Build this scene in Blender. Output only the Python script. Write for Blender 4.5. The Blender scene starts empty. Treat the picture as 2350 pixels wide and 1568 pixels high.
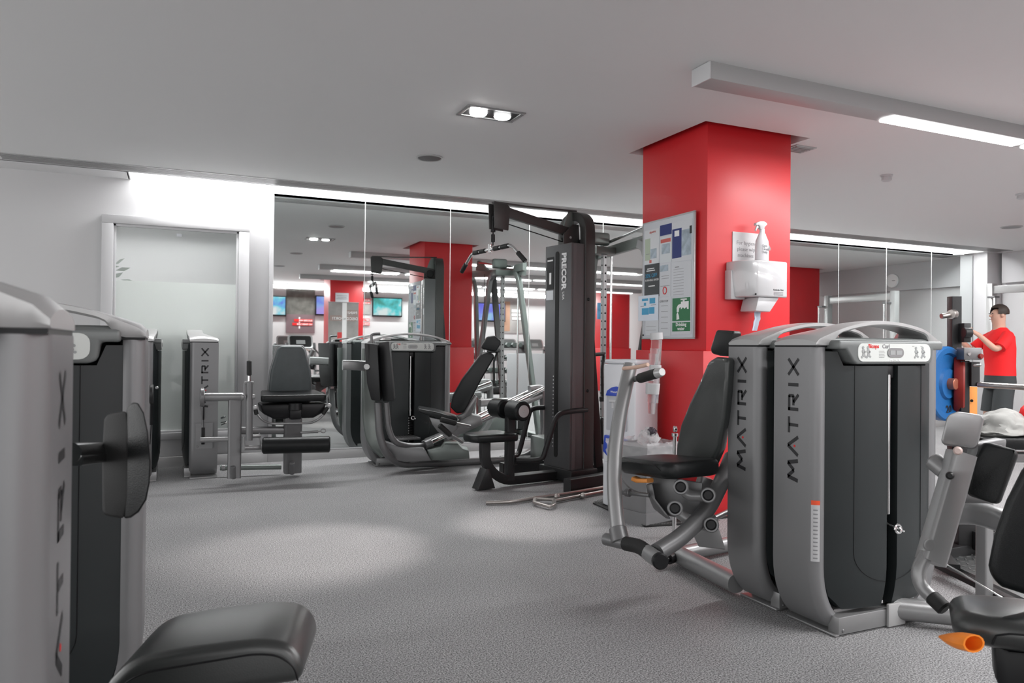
import bpy, bmesh, math, random
from mathutils import Vector, Matrix
random.seed(7)
PI = math.pi
S = bpy.context.scene
COL = S.collection

# ------------------------------------------------------------ camera, world, lights, exposure
H_CAM = 1.27
yaw, pitch, roll = [math.radians(a) for a in (24.18, 0.382, 0.542)]
cd = bpy.data.cameras.new('camera'); cam = bpy.data.objects.new('camera', cd); COL.objects.link(cam)
fw = Vector((math.sin(yaw)*math.cos(pitch), math.cos(yaw)*math.cos(pitch), math.sin(pitch)))
rt = Vector((math.cos(yaw), -math.sin(yaw), 0)); up = rt.cross(fw)
rt2 = rt*math.cos(roll) + up*math.sin(roll); up2 = -rt*math.sin(roll) + up*math.cos(roll)
m = Matrix.Identity(4)
for i in range(3):
    m[i][0] = rt2[i]; m[i][1] = up2[i]; m[i][2] = -fw[i]
m[2][3] = H_CAM
cam.matrix_world = m
cd.sensor_width = 36; cd.lens = 1710/2350*36; cd.clip_start = .05
cd.dof.use_dof = True; cd.dof.focus_distance = 4.2; cd.dof.aperture_fstop = 6.3
S.camera = cam
S.view_settings.view_transform = 'Standard'; S.view_settings.look = 'None'
S.view_settings.gamma = 1; S.view_settings.use_curve_mapping = False
S.view_settings.exposure = 1.15
S.cycles.use_denoising = True
S.cycles.max_bounces = 9; S.cycles.diffuse_bounces = 5; S.cycles.glossy_bounces = 5; S.cycles.transmission_bounces = 6
S.cycles.sample_clamp_indirect = 6
W = bpy.data.worlds.new('world'); S.world = W; W.use_nodes = True
W.node_tree.nodes['Background'].inputs[0].default_value = (1, 1, 1.0, 1)
W.node_tree.nodes['Background'].inputs[1].default_value = 0.95

def area(name, loc, sx, sy, power, rot=(0, 0, 0), col=(1, 1, 1), spread=PI):
    l = bpy.data.lights.new(name, 'AREA'); l.shape = 'RECTANGLE'; l.size = sx; l.size_y = sy; l.energy = power
    l.color = col; l.spread = spread
    o = bpy.data.objects.new(name, l); o.location = loc; o.rotation_euler = rot; COL.objects.link(o); return o
CEIL = 2.93
for Yr, xs in ((3.53, (5.0, 6.6, 8.2, 9.8)), (1.12, (3.6, 5.2, 6.8)), (-1.28, (5.0, 8.0))):
    for X_ in xs: area('tube_light', (X_, Yr, CEIL-.125), 1.4, .1, 21)
area('cove_light', (5.8, 8.24, 3.05), 12.0, .12, 110, (math.radians(-25), 0, 0))
area('far_wall_light', (6.8, -4.35, 2.86), 10.5, .15, 170, (math.radians(30), 0, 0))
def spot(loc, tgt, power, ang, blend, col=(1, .93, .9)):
    l = bpy.data.lights.new('spot_lamp', 'SPOT'); l.energy = power; l.spot_size = math.radians(ang); l.spot_blend = blend
    l.shadow_soft_size = .03; l.color = col
    o = bpy.data.objects.new('spot_lamp', l); o.location = loc
    o.rotation_euler = (Vector(tgt)-Vector(loc)).to_track_quat('-Z', 'Y').to_euler(); COL.objects.link(o)
spot((1.93, 4.89, 2.90), (0.767, 4.688, 0.0), 150, 31, .8)
spot((2.09, 4.92, 2.90), (2.33, 4.853, 0.0), 100, 25, .8)

def sight(u, v): return fw+rt2*((u-1175)/1710)-up2*((v-784)/1710)
def PD(u, v, d): return tuple(Vector((0, 0, H_CAM))+sight(u, v)*d)
def BW(u, v, yr):
    p = PY(u, v, 16.8-yr); return (p[0], yr, p[2])
def PY(u, v, y): return tuple(Vector((0, 0, H_CAM))+sight(u, v)*(y/sight(u, v).y))
# ------------------------------------------------------------ materials
MATS = {}
def nd(nt, t, **k):
    n = nt.nodes.new(t)
    for a, b in k.items(): setattr(n, a, b)
    return n
def mat(name, col, rough=.5, metal=0., bump=0., bscale=300., coat=0., spec=.5, var=0., vscale=8., trans=0., alpha=1., emit=None, es=0., ior=1.45):
    mt = bpy.data.materials.new(name); mt.use_nodes = True; nt = mt.node_tree; b = nt.nodes['Principled BSDF']
    I = b.inputs; c4 = (*col, 1)
    I['Base Color'].default_value = c4; I['Roughness'].default_value = rough; I['Metallic'].default_value = metal
    I['Coat Weight'].default_value = coat; I['Specular IOR Level'].default_value = spec; I['IOR'].default_value = ior
    I['Transmission Weight'].default_value = trans; I['Alpha'].default_value = alpha
    if emit: I['Emission Color'].default_value = (*emit, 1); I['Emission Strength'].default_value = es
    tc = nd(nt, 'ShaderNodeTexCoord')
    if bump:
        n = nd(nt, 'ShaderNodeTexNoise'); n.inputs['Scale'].default_value = bscale; n.inputs['Detail'].default_value = 2
        bp = nd(nt, 'ShaderNodeBump'); bp.inputs['Strength'].default_value = bump; bp.inputs['Distance'].default_value = .002
        nt.links.new(tc.outputs['Object'], n.inputs['Vector']); nt.links.new(n.outputs['Fac'], bp.inputs['Height'])
        nt.links.new(bp.outputs['Normal'], I['Normal'])
    if var:
        n = nd(nt, 'ShaderNodeTexNoise'); n.inputs['Scale'].default_value = vscale; n.inputs['Detail'].default_value = 4
        mx = nd(nt, 'ShaderNodeMix', data_type='RGBA'); mx.inputs[6].default_value = tuple(x*(1-var) for x in col)+(1,)
        mx.inputs[7].default_value = tuple(min(1, x*(1+var)) for x in col)+(1,)
        nt.links.new(tc.outputs['Object'], n.inputs['Vector']); nt.links.new(n.outputs['Fac'], mx.inputs[0]); nt.links.new(mx.outputs[2], I['Base Color'])
    MATS[name] = mt; return mt
silver = mat('silver_paint', (.27, .27, .272), .33, .5, .08, 900, var=.06)
silver_face = mat('silver_satin_panel', (.215, .215, .22), .40, .35, .06, 1200)
silver_cap = mat('pale_silver_plastic', (.43, .43, .43), .3, .3)
silver_dk = mat('dark_silver_paint', (.17, .17, .173), .38, .5, .06, 900)
chrome = mat('chrome', (.72, .72, .72), .12, 1.)
worn = mat('worn_steel', (.42, .39, .37), .3, .9, .4, 90, var=.25, vscale=40)
shroud_m = mat('dark_moulded_plastic', (.019, .023, .024), .36, 0, .2, 1500, spec=.4)
head_m = mat('grey_moulded_plastic', (.17, .18, .178), .4, .2, .1, 1500)
blk = mat('black_plastic', (.008, .008, .009), .4, spec=.3)
blk_gap = mat('black_gap', (.006, .006, .006), .7)
leather = mat('black_leather', (.008, .009, .0095), .34, 0, .3, 420, spec=.3)
leather_s = mat('polished_black_leather', (.014, .016, .0155), .40, 0, .2, 420, coat=.9, spec=.5)
leather_s.node_tree.nodes['Principled BSDF'].inputs['Coat Roughness'].default_value = .33
leather_g = mat('worn_grey_leather', (.055, .065, .068), .42, 0, .35, 420, var=.2, vscale=14)
rubber = mat('black_rubber', (.009, .009, .009), .6, 0, .3, 600)
foam = mat('ribbed_black_foam', (.011, .011, .012), .5, 0, .3, 200)
blkmet = mat('black_powder_coat', (.022, .022, .023), .4, .3, .3, 700)
brown_met = mat('charcoal_powder_coat', (.05, .048, .047), .36, .4, .3, 800)
precor_face = mat('graphite_speckled_panel', (.115, .115, .118), .36, .4, .5, 900, var=.15, vscale=500)
green_met = mat('greenish_grey_paint', (.16, .18, .17), .35, .4)
red_m = mat('red_wall_paint', (.60, .008, .014), .5, 0, .12, 60, coat=.45)
red_m.node_tree.nodes['Principled BSDF'].inputs['Coat Roughness'].default_value = .36
red_dk = mat('red_column_trim', (.45, .008, .012), .5)
white = mat('white_plastic', (.52, .52, .53), .28)
white_wall = mat('white_wall_paint', (.55, .55, .555), .6, 0, .12, 120)
trim_m = mat('grey_white_gloss_trim', (.54, .54, .55), .35)
paper = mat('white_paper', (.60, .62, .65), .6)
cooler_m = mat('pale_grey_plastic', (.62, .63, .66), .35)
binm = mat('grey_bin_plastic', (.17, .17, .175), .45, var=.15)
bluep = mat('blue_plastic', (.02, .06, .42), .4)
blue_pl = mat('blue_rubber_plate', (.01, .11, .32), .45, 0, .3, 200)
red_pl = mat('red_rubber_plate', (.22, .015, .01), .45)
orange = mat('orange_plastic', (.9, .25, .02), .35)
orange_p = mat('orange_paint', (.85, .33, .08), .4)
text_dk = mat('dark_lettering', (.02, .02, .022), .45)
text_w = mat('white_lettering', (.8, .8, .8), .5)
text_g = mat('grey_lettering', (.25, .25, .26), .5)
text_r = mat('red_lettering', (.65, .02, .02), .5)
sign_green = mat('green_sign', (.03, .17, .07), .5)
plac = mat('placard_face', (.60, .62, .60), .3, coat=.3)
fig_m = mat('grey_figure_print', (.30, .31, .31), .5)
clearp = mat('clear_plastic', (.85, .86, .87), .12, trans=.85, ior=1.2, alpha=.55)
bagm = mat('clear_bag_film', (.75, .75, .76), .25, trans=.5, alpha=.6, bump=.8, bscale=20)
smoked = mat('smoked_shield', (.25, .28, .29), .08, trans=.9, ior=1.1, alpha=.4)
housing = mat('grey_metal_housing', (.40, .40, .40), .45, .2)
vent_m = mat('brushed_vent', (.42, .42, .42), .35, .5)
skin = mat('skin', (.55, .33, .25), .5)
hairm = mat('dark_hair', (.03, .02, .015), .6)
redcloth = mat('red_cloth', (.75, .012, .015), .8)
darkcloth = mat('charcoal_cloth', (.035, .04, .042), .8)
greycloth = mat('pale_grey_cloth', (.36, .36, .345), .9, bump=.5, bscale=60, var=.2, vscale=12)
leaf = mat('leaf_green', (.05, .16, .06), .5)
tube_e = mat('lit_tube', (1, 1, 1), .5, emit=(1, 1, 1), es=3.5)
cove_e = mat('lit_cove_tube', (1, 1, 1), .5, emit=(1, 1, 1), es=9.)
studio_e = mat('lit_studio_strip', (1, 1, 1), .5, emit=(1, 1, 1), es=1.5)
lamp_e = mat('lit_spot_lamp', (1, 1, 1), .5, emit=(1, .98, .95), es=40.)
mirror_m = mat('mirror_silvering', (.80, .84, .83), .015, 1.)
frost = mat('frosted_film', (.72, .76, .73), .25, 0, coat=.3)
glassm = mat('clear_window_glass', (.9, .95, .93), .02, alpha=.22, spec=.8)

def floor_material():
    mt = bpy.data.materials.new('speckled_grey_carpet'); mt.use_nodes = True; nt = mt.node_tree; b = nt.nodes['Principled BSDF']
    tc = nd(nt, 'ShaderNodeTexCoord')
    n1 = nd(nt, 'ShaderNodeTexNoise'); n1.inputs['Scale'].default_value = 150; n1.inputs['Detail'].default_value = 5; n1.inputs['Roughness'].default_value = .75
    r = nd(nt, 'ShaderNodeValToRGB'); r.color_ramp.elements[0].position = .40; r.color_ramp.elements[0].color = (.03, .03, .032, 1)
    r.color_ramp.elements[1].position = .62; r.color_ramp.elements[1].color = (.50, .495, .495, 1)
    n2 = nd(nt, 'ShaderNodeTexNoise'); n2.inputs['Scale'].default_value = 1.3; n2.inputs['Detail'].default_value = 5
    r2 = nd(nt, 'ShaderNodeValToRGB'); r2.color_ramp.elements[0].color = (.78, .78, .8, 1); r2.color_ramp.elements[1].color = (1.25, 1.25, 1.25, 1)
    mx = nd(nt, 'ShaderNodeMix', data_type='RGBA', blend_type='MULTIPLY'); mx.inputs[0].default_value = 1
    L = nt.links.new
    L(tc.outputs['Object'], n1.inputs['Vector']); L(tc.outputs['Object'], n2.inputs['Vector'])
    L(n1.outputs['Fac'], r.inputs[0]); L(n2.outputs['Fac'], r2.inputs[0]); L(r.outputs[0], mx.inputs[6]); L(r2.outputs[0], mx.inputs[7]); L(mx.outputs[2], b.inputs['Base Color'])
    b.inputs['Roughness'].default_value = .6; b.inputs['Specular IOR Level'].default_value = .35
    bp = nd(nt, 'ShaderNodeBump'); bp.inputs['Strength'].default_value = .12; bp.inputs['Distance'].default_value = .002
    L(n1.outputs['Fac'], bp.inputs['Height']); L(bp.outputs['Normal'], b.inputs['Normal'])
    return mt
floor_m = floor_material()
ceil_m = mat('ceiling_paint', (.70, .70, .70), .7)

# ------------------------------------------------------------ helpers
def thing(name, label, cat, loc, group=None):
    o = bpy.data.objects.new(name, None); o.empty_display_size = .1; COL.objects.link(o); o.location = loc
    o['label'] = label; o['category'] = cat
    if group: o['group'] = group
    return o
def wloc(o):
    v = Vector(o.location)
    while o.parent: o = o.parent; v += Vector(o.location)
    return v
def obj(name, bm, m, parent=None, label=None, cat=None, group=None, kind=None, flat=False, origin=None):
    me = bpy.data.meshes.new(name)
    bmesh.ops.recalc_face_normals(bm, faces=bm.faces)
    if parent is not None:
        base = wloc(parent)
    elif origin is not None: base = Vector(origin)
    else:
        xs = [v.co for v in bm.verts]
        base = Vector(((min(v.x for v in xs)+max(v.x for v in xs))/2, (min(v.y for v in xs)+max(v.y for v in xs))/2, min(v.z for v in xs)))
    if parent is not None and bm.verts:
        xs = [v.co for v in bm.verts]
        c = Vector(((min(v.x for v in xs)+max(v.x for v in xs))/2, (min(v.y for v in xs)+max(v.y for v in xs))/2, (min(v.z for v in xs)+max(v.z for v in xs))/2))
    else: c = base
    for v in bm.verts: v.co -= c
    bm.to_mesh(me); bm.free()
    if m: me.materials.append(m)
    if not flat:
        for p in me.polygons: p.use_smooth = True
        me.set_sharp_from_angle(angle=math.radians(38))
    o = bpy.data.objects.new(name, me); COL.objects.link(o)
    if parent is not None: o.parent = parent; o.location = c-base
    else: o.location = base
    if label: o['label'] = label
    if cat: o['category'] = cat
    if group: o['group'] = group
    if kind: o['kind'] = kind
    return o
def parts(name, bm, m, parent, **k):
    bm.verts.ensure_lookup_table(); seen = set(); out = []
    for v0 in bm.verts:
        if v0.index in seen: continue
        st = [v0]; comp = []; seen.add(v0.index)
        while st:
            v = st.pop(); comp.append(v)
            for e in v.link_edges:
                w = e.other_vert(v)
                if w.index not in seen: seen.add(w.index); st.append(w)
        nb = bmesh.new(); mp_ = {v: nb.verts.new(v.co) for v in comp}
        for f in {f for v in comp for f in v.link_faces}: nb.faces.new([mp_[v] for v in f.verts])
        out.append(obj(name, nb, m, parent, **k))
    bm.free(); return out
I4 = Matrix.Identity(4)
def T(x, y, z=0, rz=0): return Matrix.Translation((x, y, z)) @ Matrix.Rotation(math.radians(rz), 4, 'Z')
def frame(o, x, z):
    x = Vector(x).normalized(); z = Vector(z); y = z.cross(x).normalized(); z = x.cross(y).normalized()
    M = Matrix.Identity(4)
    for i in range(3): M[i][0] = x[i]; M[i][1] = y[i]; M[i][2] = z[i]; M[i][3] = o[i]
    return M
def merge(bm, b2, M=None):
    if M is not None: b2.transform(M)
    me = bpy.data.meshes.new('t'); b2.to_mesh(me); b2.free(); bm.from_mesh(me); bpy.data.meshes.remove(me)
def bev(b, w, seg=2, ang=20):
    es = [e for e in b.edges if len(e.link_faces) == 2 and e.calc_face_angle(0) > math.radians(ang)]
    if es and w > 0: bmesh.ops.bevel(b, geom=es, offset=w, segments=seg, profile=.5, affect='EDGES', clamp_overlap=True)
def box(bm, x0, x1, y0, y1, z0, z1, M=None, bv=0., seg=2):
    b = bmesh.new(); bmesh.ops.create_cube(b, size=1)
    for v in b.verts: v.co = Vector(((x0+x1)/2+v.co.x*(x1-x0), (y0+y1)/2+v.co.y*(y1-y0), (z0+z1)/2+v.co.z*(z1-z0)))
    bev(b, bv, seg); merge(bm, b, M); return bm
def prism(bm, pts, a, b_, axis='Y', M=None, bv=0., seg=2):
    """extrude a 2D outline; axis is the extrusion axis: Y uses (x,z), X uses (y,z), Z uses (x,y)"""
    b = bmesh.new()
    f = {'Y': lambda p, t: (p[0], t, p[1]), 'X': lambda p, t: (t, p[0], p[1]), 'Z': lambda p, t: (p[0], p[1], t)}[axis]
    A = [b.verts.new(f(p, a)) for p in pts]; B = [b.verts.new(f(p, b_)) for p in pts]; n = len(pts)
    b.faces.new(A); b.faces.new(B[::-1])
    for i in range(n): b.faces.new((A[i], B[i], B[(i+1) % n], A[(i+1) % n]))
    bmesh.ops.recalc_face_normals(b, faces=b.faces); bev(b, bv, seg, 35); merge(bm, b, M); return bm
def fillet(path, r, n=5):
    if r <= 0 or len(path) < 3: return [Vector(p) for p in path]
    P = [Vector(p) for p in path]; out = [P[0]]
    for i in range(1, len(P)-1):
        a, b, c = P[i-1], P[i], P[i+1]; u = (a-b); v = (c-b); lu, lv = u.length, v.length
        if lu < 1e-6 or lv < 1e-6: continue
        d = min(r, lu*.48, lv*.48); p0 = b+u.normalized()*d; p1 = b+v.normalized()*d
        for k in range(n+1):
            t = k/n; out.append(p0*(1-t)**2+b*2*t*(1-t)+p1*t*t)
    out.append(P[-1]); return out
def sweep(bm, path, sect, upv=(0, 0, 1), M=None, scales=None):
    """sweep a closed section [(a,b)] along path; a along side vector, b along up-ish vector"""
    P = [Vector(p) for p in path]; b = bmesh.new(); rings = []; n = len(P); prev = None
    for i in range(n):
        t = (P[min(i+1, n-1)]-P[max(i-1, 0)]).normalized()
        if prev is None:
            u = Vector(upv); u = u-t*u.dot(t)
            if u.length < 1e-3: u = Vector((1, 0, 0)); u = u-t*u.dot(t)
        else:
            u = prev-t*prev.dot(t)
        u.normalize(); prev = u; s = t.cross(u); k = scales[i] if scales else 1
        rings.append([b.verts.new(P[i]+(s*p[0]+u*p[1])*k) for p in sect])
    m_ = len(sect)
    for i in range(n-1):
        for j in range(m_): b.faces.new((rings[i][j], rings[i][(j+1) % m_], rings[i+1][(j+1) % m_], rings[i+1][j]))
    b.faces.new(rings[0][::-1]); b.faces.new(rings[-1]); merge(bm, b, M); return bm
def circ(r, n=16, ry=None): ry = ry or r; return [(r*math.cos(2*PI*k/n), ry*math.sin(2*PI*k/n)) for k in range(n)]
def rrect(w, h, r, n=4):
    o = []
    for cx, cy, a0 in ((w/2-r, h/2-r, 0), (-w/2+r, h/2-r, 90), (-w/2+r, -h/2+r, 180), (w/2-r, -h/2+r, 270)):
        for k in range(n+1):
            a = math.radians(a0+90*k/n); o.append((cx+r*math.cos(a), cy+r*math.sin(a)))
    return o
def tube(bm, path, r, bend=.08, n=16, M=None, upv=(0, 0, 1), sq=None, scales=None):
    sect = rrect(sq[0], sq[1], sq[2]) if sq else circ(r, n)
    return sweep(bm, fillet(path, bend), sect, upv, M, scales)
def lathe(bm, prof, M=None, n=24):
    """profile [(r, z)] about local z"""
    b = bmesh.new(); rings = []
    for r, z in prof:
        if r < 1e-5: rings.append([b.verts.new((0, 0, z))])
        else: rings.append([b.verts.new((r*math.cos(2*PI*k/n), r*math.sin(2*PI*k/n), z)) for k in range(n)])
    for A, B in zip(rings, rings[1:]):
        for k in range(n):
            a = [A[k % len(A)], A[(k+1) % len(A)], B[(k+1) % len(B)], B[k % len(B)]]
            a = list(dict.fromkeys(a))
            if len(a) > 2: b.faces.new(a)
    for R_, in ((rings[0],), (rings[-1],)):
        if len(R_) > 2: b.faces.new(R_)
    merge(bm, b, M); return bm
def cyl(bm, p0, p1, r, r2=None, bv=.003, n=24):
    p0, p1 = Vector(p0), Vector(p1); L = (p1-p0).length; r2 = r2 if r2 is not None else r; bv = min(bv, L*.3, r*.5)
    M = frame(p0, (p1-p0).orthogonal(), p1-p0)
    return lathe(bm, [(0, 0), (r-bv, 0), (r, bv), (r2, L-bv), (r2-bv, L), (0, L)], M, n)
def pad(bm, outline, thick, M, bv=.02, puff=.0):
    """cushion: outline in local xy, thickness along local z from 0 to thick"""
    return prism(bm, outline, 0, thick, 'Z', M, bv, 4)
NB = bmesh.new
def text(s, size, origin, right, upv, m, parent, name='lettering', align='LEFT', ext=.0006, sx=1.0, bold=0.0, label=None):
    cu = bpy.data.curves.new(name, 'FONT'); cu.body = s; cu.size = size; cu.extrude = ext; cu.align_x = align; cu.offset = bold; cu.resolution_u = 2
    o = bpy.data.objects.new('t', cu); COL.objects.link(o)
    dg = bpy.context.evaluated_depsgraph_get(); me = bpy.data.meshes.new_from_object(o.evaluated_get(dg)); COL.objects.unlink(o); bpy.data.objects.remove(o)
    r = Vector(right).normalized(); u = Vector(upv); nrm = r.cross(u).normalized(); u = nrm.cross(r)
    M = Matrix.Identity(4)
    for i in range(3): M[i][0] = r[i]*sx; M[i][1] = u[i]; M[i][2] = nrm[i]; M[i][3] = origin[i]
    me.transform(M); b = bmesh.new(); b.from_mesh(me); bpy.data.meshes.remove(me)
    return obj(name, b, m, parent, flat=True, label=label)
def slab(bm, M, x0, x1, y0, y1, z0=0, z1=.001): return box(bm, x0, x1, y0, y1, z0, z1, M)

# ------------------------------------------------------------ the room
def struct(name, bm, m, parent=None, flat=True):
    return obj(name, bm, m, parent, kind=None if parent else 'structure', flat=flat, origin=None if parent else (0, 0, 0))
XL, XR, YB, YW, YM = -4.0, 12.8, -4.8, 8.48, 8.40
b = NB(); box(b, XL-1, XR+.3, YB-.3, YW+.1, -.1, 0); box(b, -3, 3, YW+.1, 12.5, -.1, 0); struct('floor', b, floor_m)
# ceiling with the square hole round each column, the grille slot and the lamp cove
cols = [(3.6, 4.48), (11.3, 4.48), (3.42, -2.62), (11.3, -2.62)]
def ceiling():
    b = NB()
    ys = [YB-.3, -2.72, -1.69, 4.38, 5.40, 8.12]
    def strip(y0, y1, holes):
        x = XL-1
        for h0, h1 in holes: box(b, x, h0, y0, y1, CEIL, CEIL+.08); x = h1
        box(b, x, XR+.3, y0, y1, CEIL, CEIL+.08)
    strip(ys[0], ys[1], []); strip(ys[1], ys[2], [(3.32, 4.34), (11.2, 12.2)]); strip(ys[2], 4.38, [])
    strip(4.38, 5.40, [(3.5, 4.52), (11.2, 12.2)]); strip(5.40, 8.12, [])
    box(b, XL-1, -.46, 8.12, YW, CEIL, CEIL+.08)      # closed end of the cove
    box(b, 12.3, XR+.3, 8.12, YW, CEIL, CEIL+.08)
    box(b, XL-1, XR+.3, YB-.3, YW+.3, 3.30, 3.38)     # slab above
    box(b, -.47, -.45, 8.12, YW, CEIL, 3.3); box(b, 12.29, 12.31, 8.12, YW, CEIL, 3.3)
    box(b, XL-1, XR, 8.10, 8.12, CEIL, 3.3)
    return b
struct('ceiling', ceiling(), ceil_m)
b = NB(); box(b, -3, 3, YW+.12, 12.5, 2.93, 3.0); struct('ceiling', b, mat('grey_green_ceiling', (.30, .33, .31), .7))
b = NB(); lathe(b, [(0, 0), (.32, 0), (.32, -.02), (.27, -.035), (.1, -.03), (0, -.02)], T(.1, 10.3, 2.93), 30); obj('ceiling_vent', b, vent_m, None, 'large round ceiling vent in the room behind the window', 'vent')
b = NB()
box(b, XL-1, -.70, YW, YW+.12, 0, 3.3); box(b, .69, XR+.3, YW, YW+.12, 0, 3.3)
box(b, -.70, .69, YW, YW+.12, 2.55, 3.3); box(b, -.70, .69, YW, YW+.12, 0, .28)
struct('wall_back', b, white_wall)
b = NB(); box(b, XR, XR+.12, YB, YW, 0, 3.3); wr = struct('wall_right', b, white_wall)
b = NB(); box(b, 1.5, XR, YB-.12, YB, 0, 3.3); struct('wall_front', b, white_wall)
b = NB(); box(b, 12.42, 12.8, 8.16, YW, 0, CEIL+.05, bv=.006); struct('trim_1', b, trim_m, flat=False)
b = NB(); box(b, 12.70, 12.8, 4.8, 8.1, 2.42, CEIL, bv=.005); struct('trim_2', b, mat('grey_bulkhead', (.48, .48, .49), .5))
# kick board below mirrors, ledge below window
b = NB(); box(b, .90, 12.42, 8.40, YW, 0, .10, bv=.003); box(b, XL-1, .90, 8.40, YW, 0, .105, bv=.004); struct('baseboard_back', b, mat('kick_board', (.50, .50, .50), .35), flat=False)
# small grey floor socket plate near the corner
# ---- mirrors
seams = [.935, 1.93, 2.953, 3.996, 5.063, 6.11, 7.16, 8.21, 9.27, 10.31, 11.364, 12.40]
for i, (a, c) in enumerate(zip(seams, seams[1:])):
    r = obj('wall_mirror', box(NB(), a+.003, c-.003, YM, YM+.02, .112, 2.90), mirror_m, None,
            ['tall frameless wall mirror at the left end beside the window trim', 'tall wall mirror behind the dark leg press stack', 'tall wall mirror reflecting the red column, right of the leg press',
             'tall wall mirror directly behind the lat pulldown tower', 'tall wall mirror left of the red column', 'tall wall mirror hidden partly by the red column edge', 'tall wall mirror behind the red column',
             'tall wall mirror just right of the red column', 'tall wall mirror reflecting the far red column', 'tall wall mirror reflecting the pale steel frame', 'tall wall mirror at the right end beside the white pilaster'][i], 'mirror', 'wall mirrors along the back wall', flat=True)
b = NB()
for s_ in seams[1:-1]: box(b, s_-.0025, s_+.0025, YM-.002, YM+.02, .112, 2.90)
struct('trim_3', b, mat('pale_mirror_edge', (.75, .77, .76), .3))
b = NB(); box(b, .900, .937, YM-.012, YW, .105, 2.93, bv=.004); box(b, .937, 12.42, YM-.006, YW, .10, .114, bv=.002); box(b, .937, 12.42, YM+.02, YW, 2.895, 2.905); struct('trim_4', b, trim_m, flat=False)
# ---- window with frosted film
wx0, wx1, wz0, wz1, wy = -.70, .69, .28, 2.55, 8.44
b = NB()
for (a, c, e, g) in ((wx0, wx0+.105, wz0+.0701, wz1-.0851), (wx1-.105, wx1, wz0+.0701, wz1-.0851), (wx0, wx1, wz1-.085, wz1), (wx0, wx1, wz0, wz0+.07)):
    box(b, a, c, wy-.035, YW+.12, e, g, bv=.006)
win = struct('window_1', b, trim_m, flat=False)
for (a, c, e, g) in ((wx0+.105, wx0+.128, wz0+.07, wz1-.085), (wx1-.128, wx1-.105, wz0+.07, wz1-.085), (wx0+.105, wx1-.105, wz1-.11, wz1-.085), (wx0+.105, wx1-.105, wz0+.07, wz0+.092)):
    obj('glazing_bead', box(NB(), a, c, wy-.01, wy+.03, e, g, bv=.004), trim_m, win)
obj('window_label', box(NB(), -.02, .03, wy-.0005, wy+.011, 2.375, 2.405), paper, win, flat=True)
obj('glass_pane', box(NB(), wx0+.128, wx1-.128, wy+.012, wy+.018, wz0+.09, wz1-.11), glassm, win, flat=True)
obj('frosted_film', box(NB(), wx0+.128, wx1-.128, wy+.020, wy+.022, wz0+.09, 1.90), frost, win, flat=True)
# ---- room behind the glass
b = NB(); box(b, -3, -2.9, YW+.12, 12.5, 0, 2.93); box(b, 1.3, 1.4, YW+.12, 12.5, 0, 2.93); box(b, -3, 3, 11.4, 11.5, 0, 2.93); struct('wall_left', b, white_wall)
tag = obj('ceiling_light', box(NB(), -1.8, .25, 9.9, 10.05, 2.80, 2.88, bv=.01), studio_e, None, 'bright linear strip lamp seen through the clear top of the window', 'ceiling light')
tag = obj('ceiling_light', box(NB(), -1.8, .12, 10.7, 10.85, 2.80, 2.88, bv=.01), studio_e, None, 'second linear strip lamp deeper in the room behind the window', 'ceiling light')
area('studio_light', (-.5, 10.5, 2.75), 2, .6, 9)
b = NB()
for q in range(42):
    a = random.uniform(0, 2*PI); r = random.uniform(.03, .26); z = 1.75+random.uniform(0, .42); cx, cy = -.78+r*math.cos(a)*.8, 9.3+r*math.sin(a)
    d = Vector((math.cos(a), math.sin(a), random.uniform(-.3, .7))).normalized(); s_ = d.orthogonal().normalized()*.035; L = .16
    p = Vector((cx, cy, z)); vs = [b.verts.new(p), b.verts.new(p+d*L*.5+s_), b.verts.new(p+d*L), b.verts.new(p+d*L*.5-s_)]; b.faces.new(vs)
pl = thing('potted_plant', 'green leafy plant glimpsed through the window glass', 'plant', (-.78, 9.3, 0))
obj('foliage', b, leaf, pl); b = NB(); cyl(b, (-.78, 9.3, .3), (-.78, 9.3, 2.0), .03); obj('trunk', b, hairm, pl)
b = NB(); lathe(b, [(0, 0), (.16, 0), (.2, .38), (.17, .38), (.16, .33), (0, .33)], T(-.78, 9.3)); obj('pot', b, white, pl)
# ---- columns
for i, (x, y) in enumerate(cols):
    w, d = .82, .85
    c = thing('column', ['square red column with the notice board and wipe dispenser', 'red column reflected in the mirrors at the right', 'red column by the far wall behind the standing banner', 'red column with a framed blue picture at the far wall'][i], 'column', (x+w/2, y+d/2, 0), 'red square columns')
    obj('shaft', box(NB(), x, x+w, y, y+d, 1.25, 3.3, bv=.004), red_m, c)
    obj('lower_casing', box(NB(), x-.035, x+w+.035, y-.012, y+d+.03, 0, 1.25, bv=.004), red_m, c)
# ---- ceiling fittings
def batten(y, x0, units, lab, i0):
    t = thing('ceiling_light', lab, 'ceiling light', (x0, y, CEIL), 'linear ceiling lights')
    xe = units[-1][1]+.3
    obj('housing', box(NB(), x0, xe, y-.08, y+.08, CEIL-.10, CEIL+.002, bv=.003), housing, t)
    obj('end_cap', box(NB(), x0-.01, x0, y-.083, y+.083, CEIL-.104, CEIL-.002, bv=.002), trim_m, t)
    for a, c in units:
        obj('diffuser', prism(NB(), [(-.062, CEIL-.1), (.062, CEIL-.1), (.062, CEIL-.112), (.04, CEIL-.122), (-.04, CEIL-.122), (-.062, CEIL-.112)], a, c, 'X', T(0, y)), tube_e, t)
batten(3.53, 2.79, [(4.33, 5.70), (5.84, 7.2), (7.4, 8.8), (9.0, 10.4), (10.6, 12.0)], 'long linear ceiling light nearest the camera with an unlit left end', 0)
batten(1.12, 2.66, [(2.95, 4.35), (4.5, 5.9), (6.05, 7.45), (7.6, 9.0), (9.2, 10.6), (10.8, 12.2)], 'second row of linear ceiling lights seen in the mirror', 0)
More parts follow.
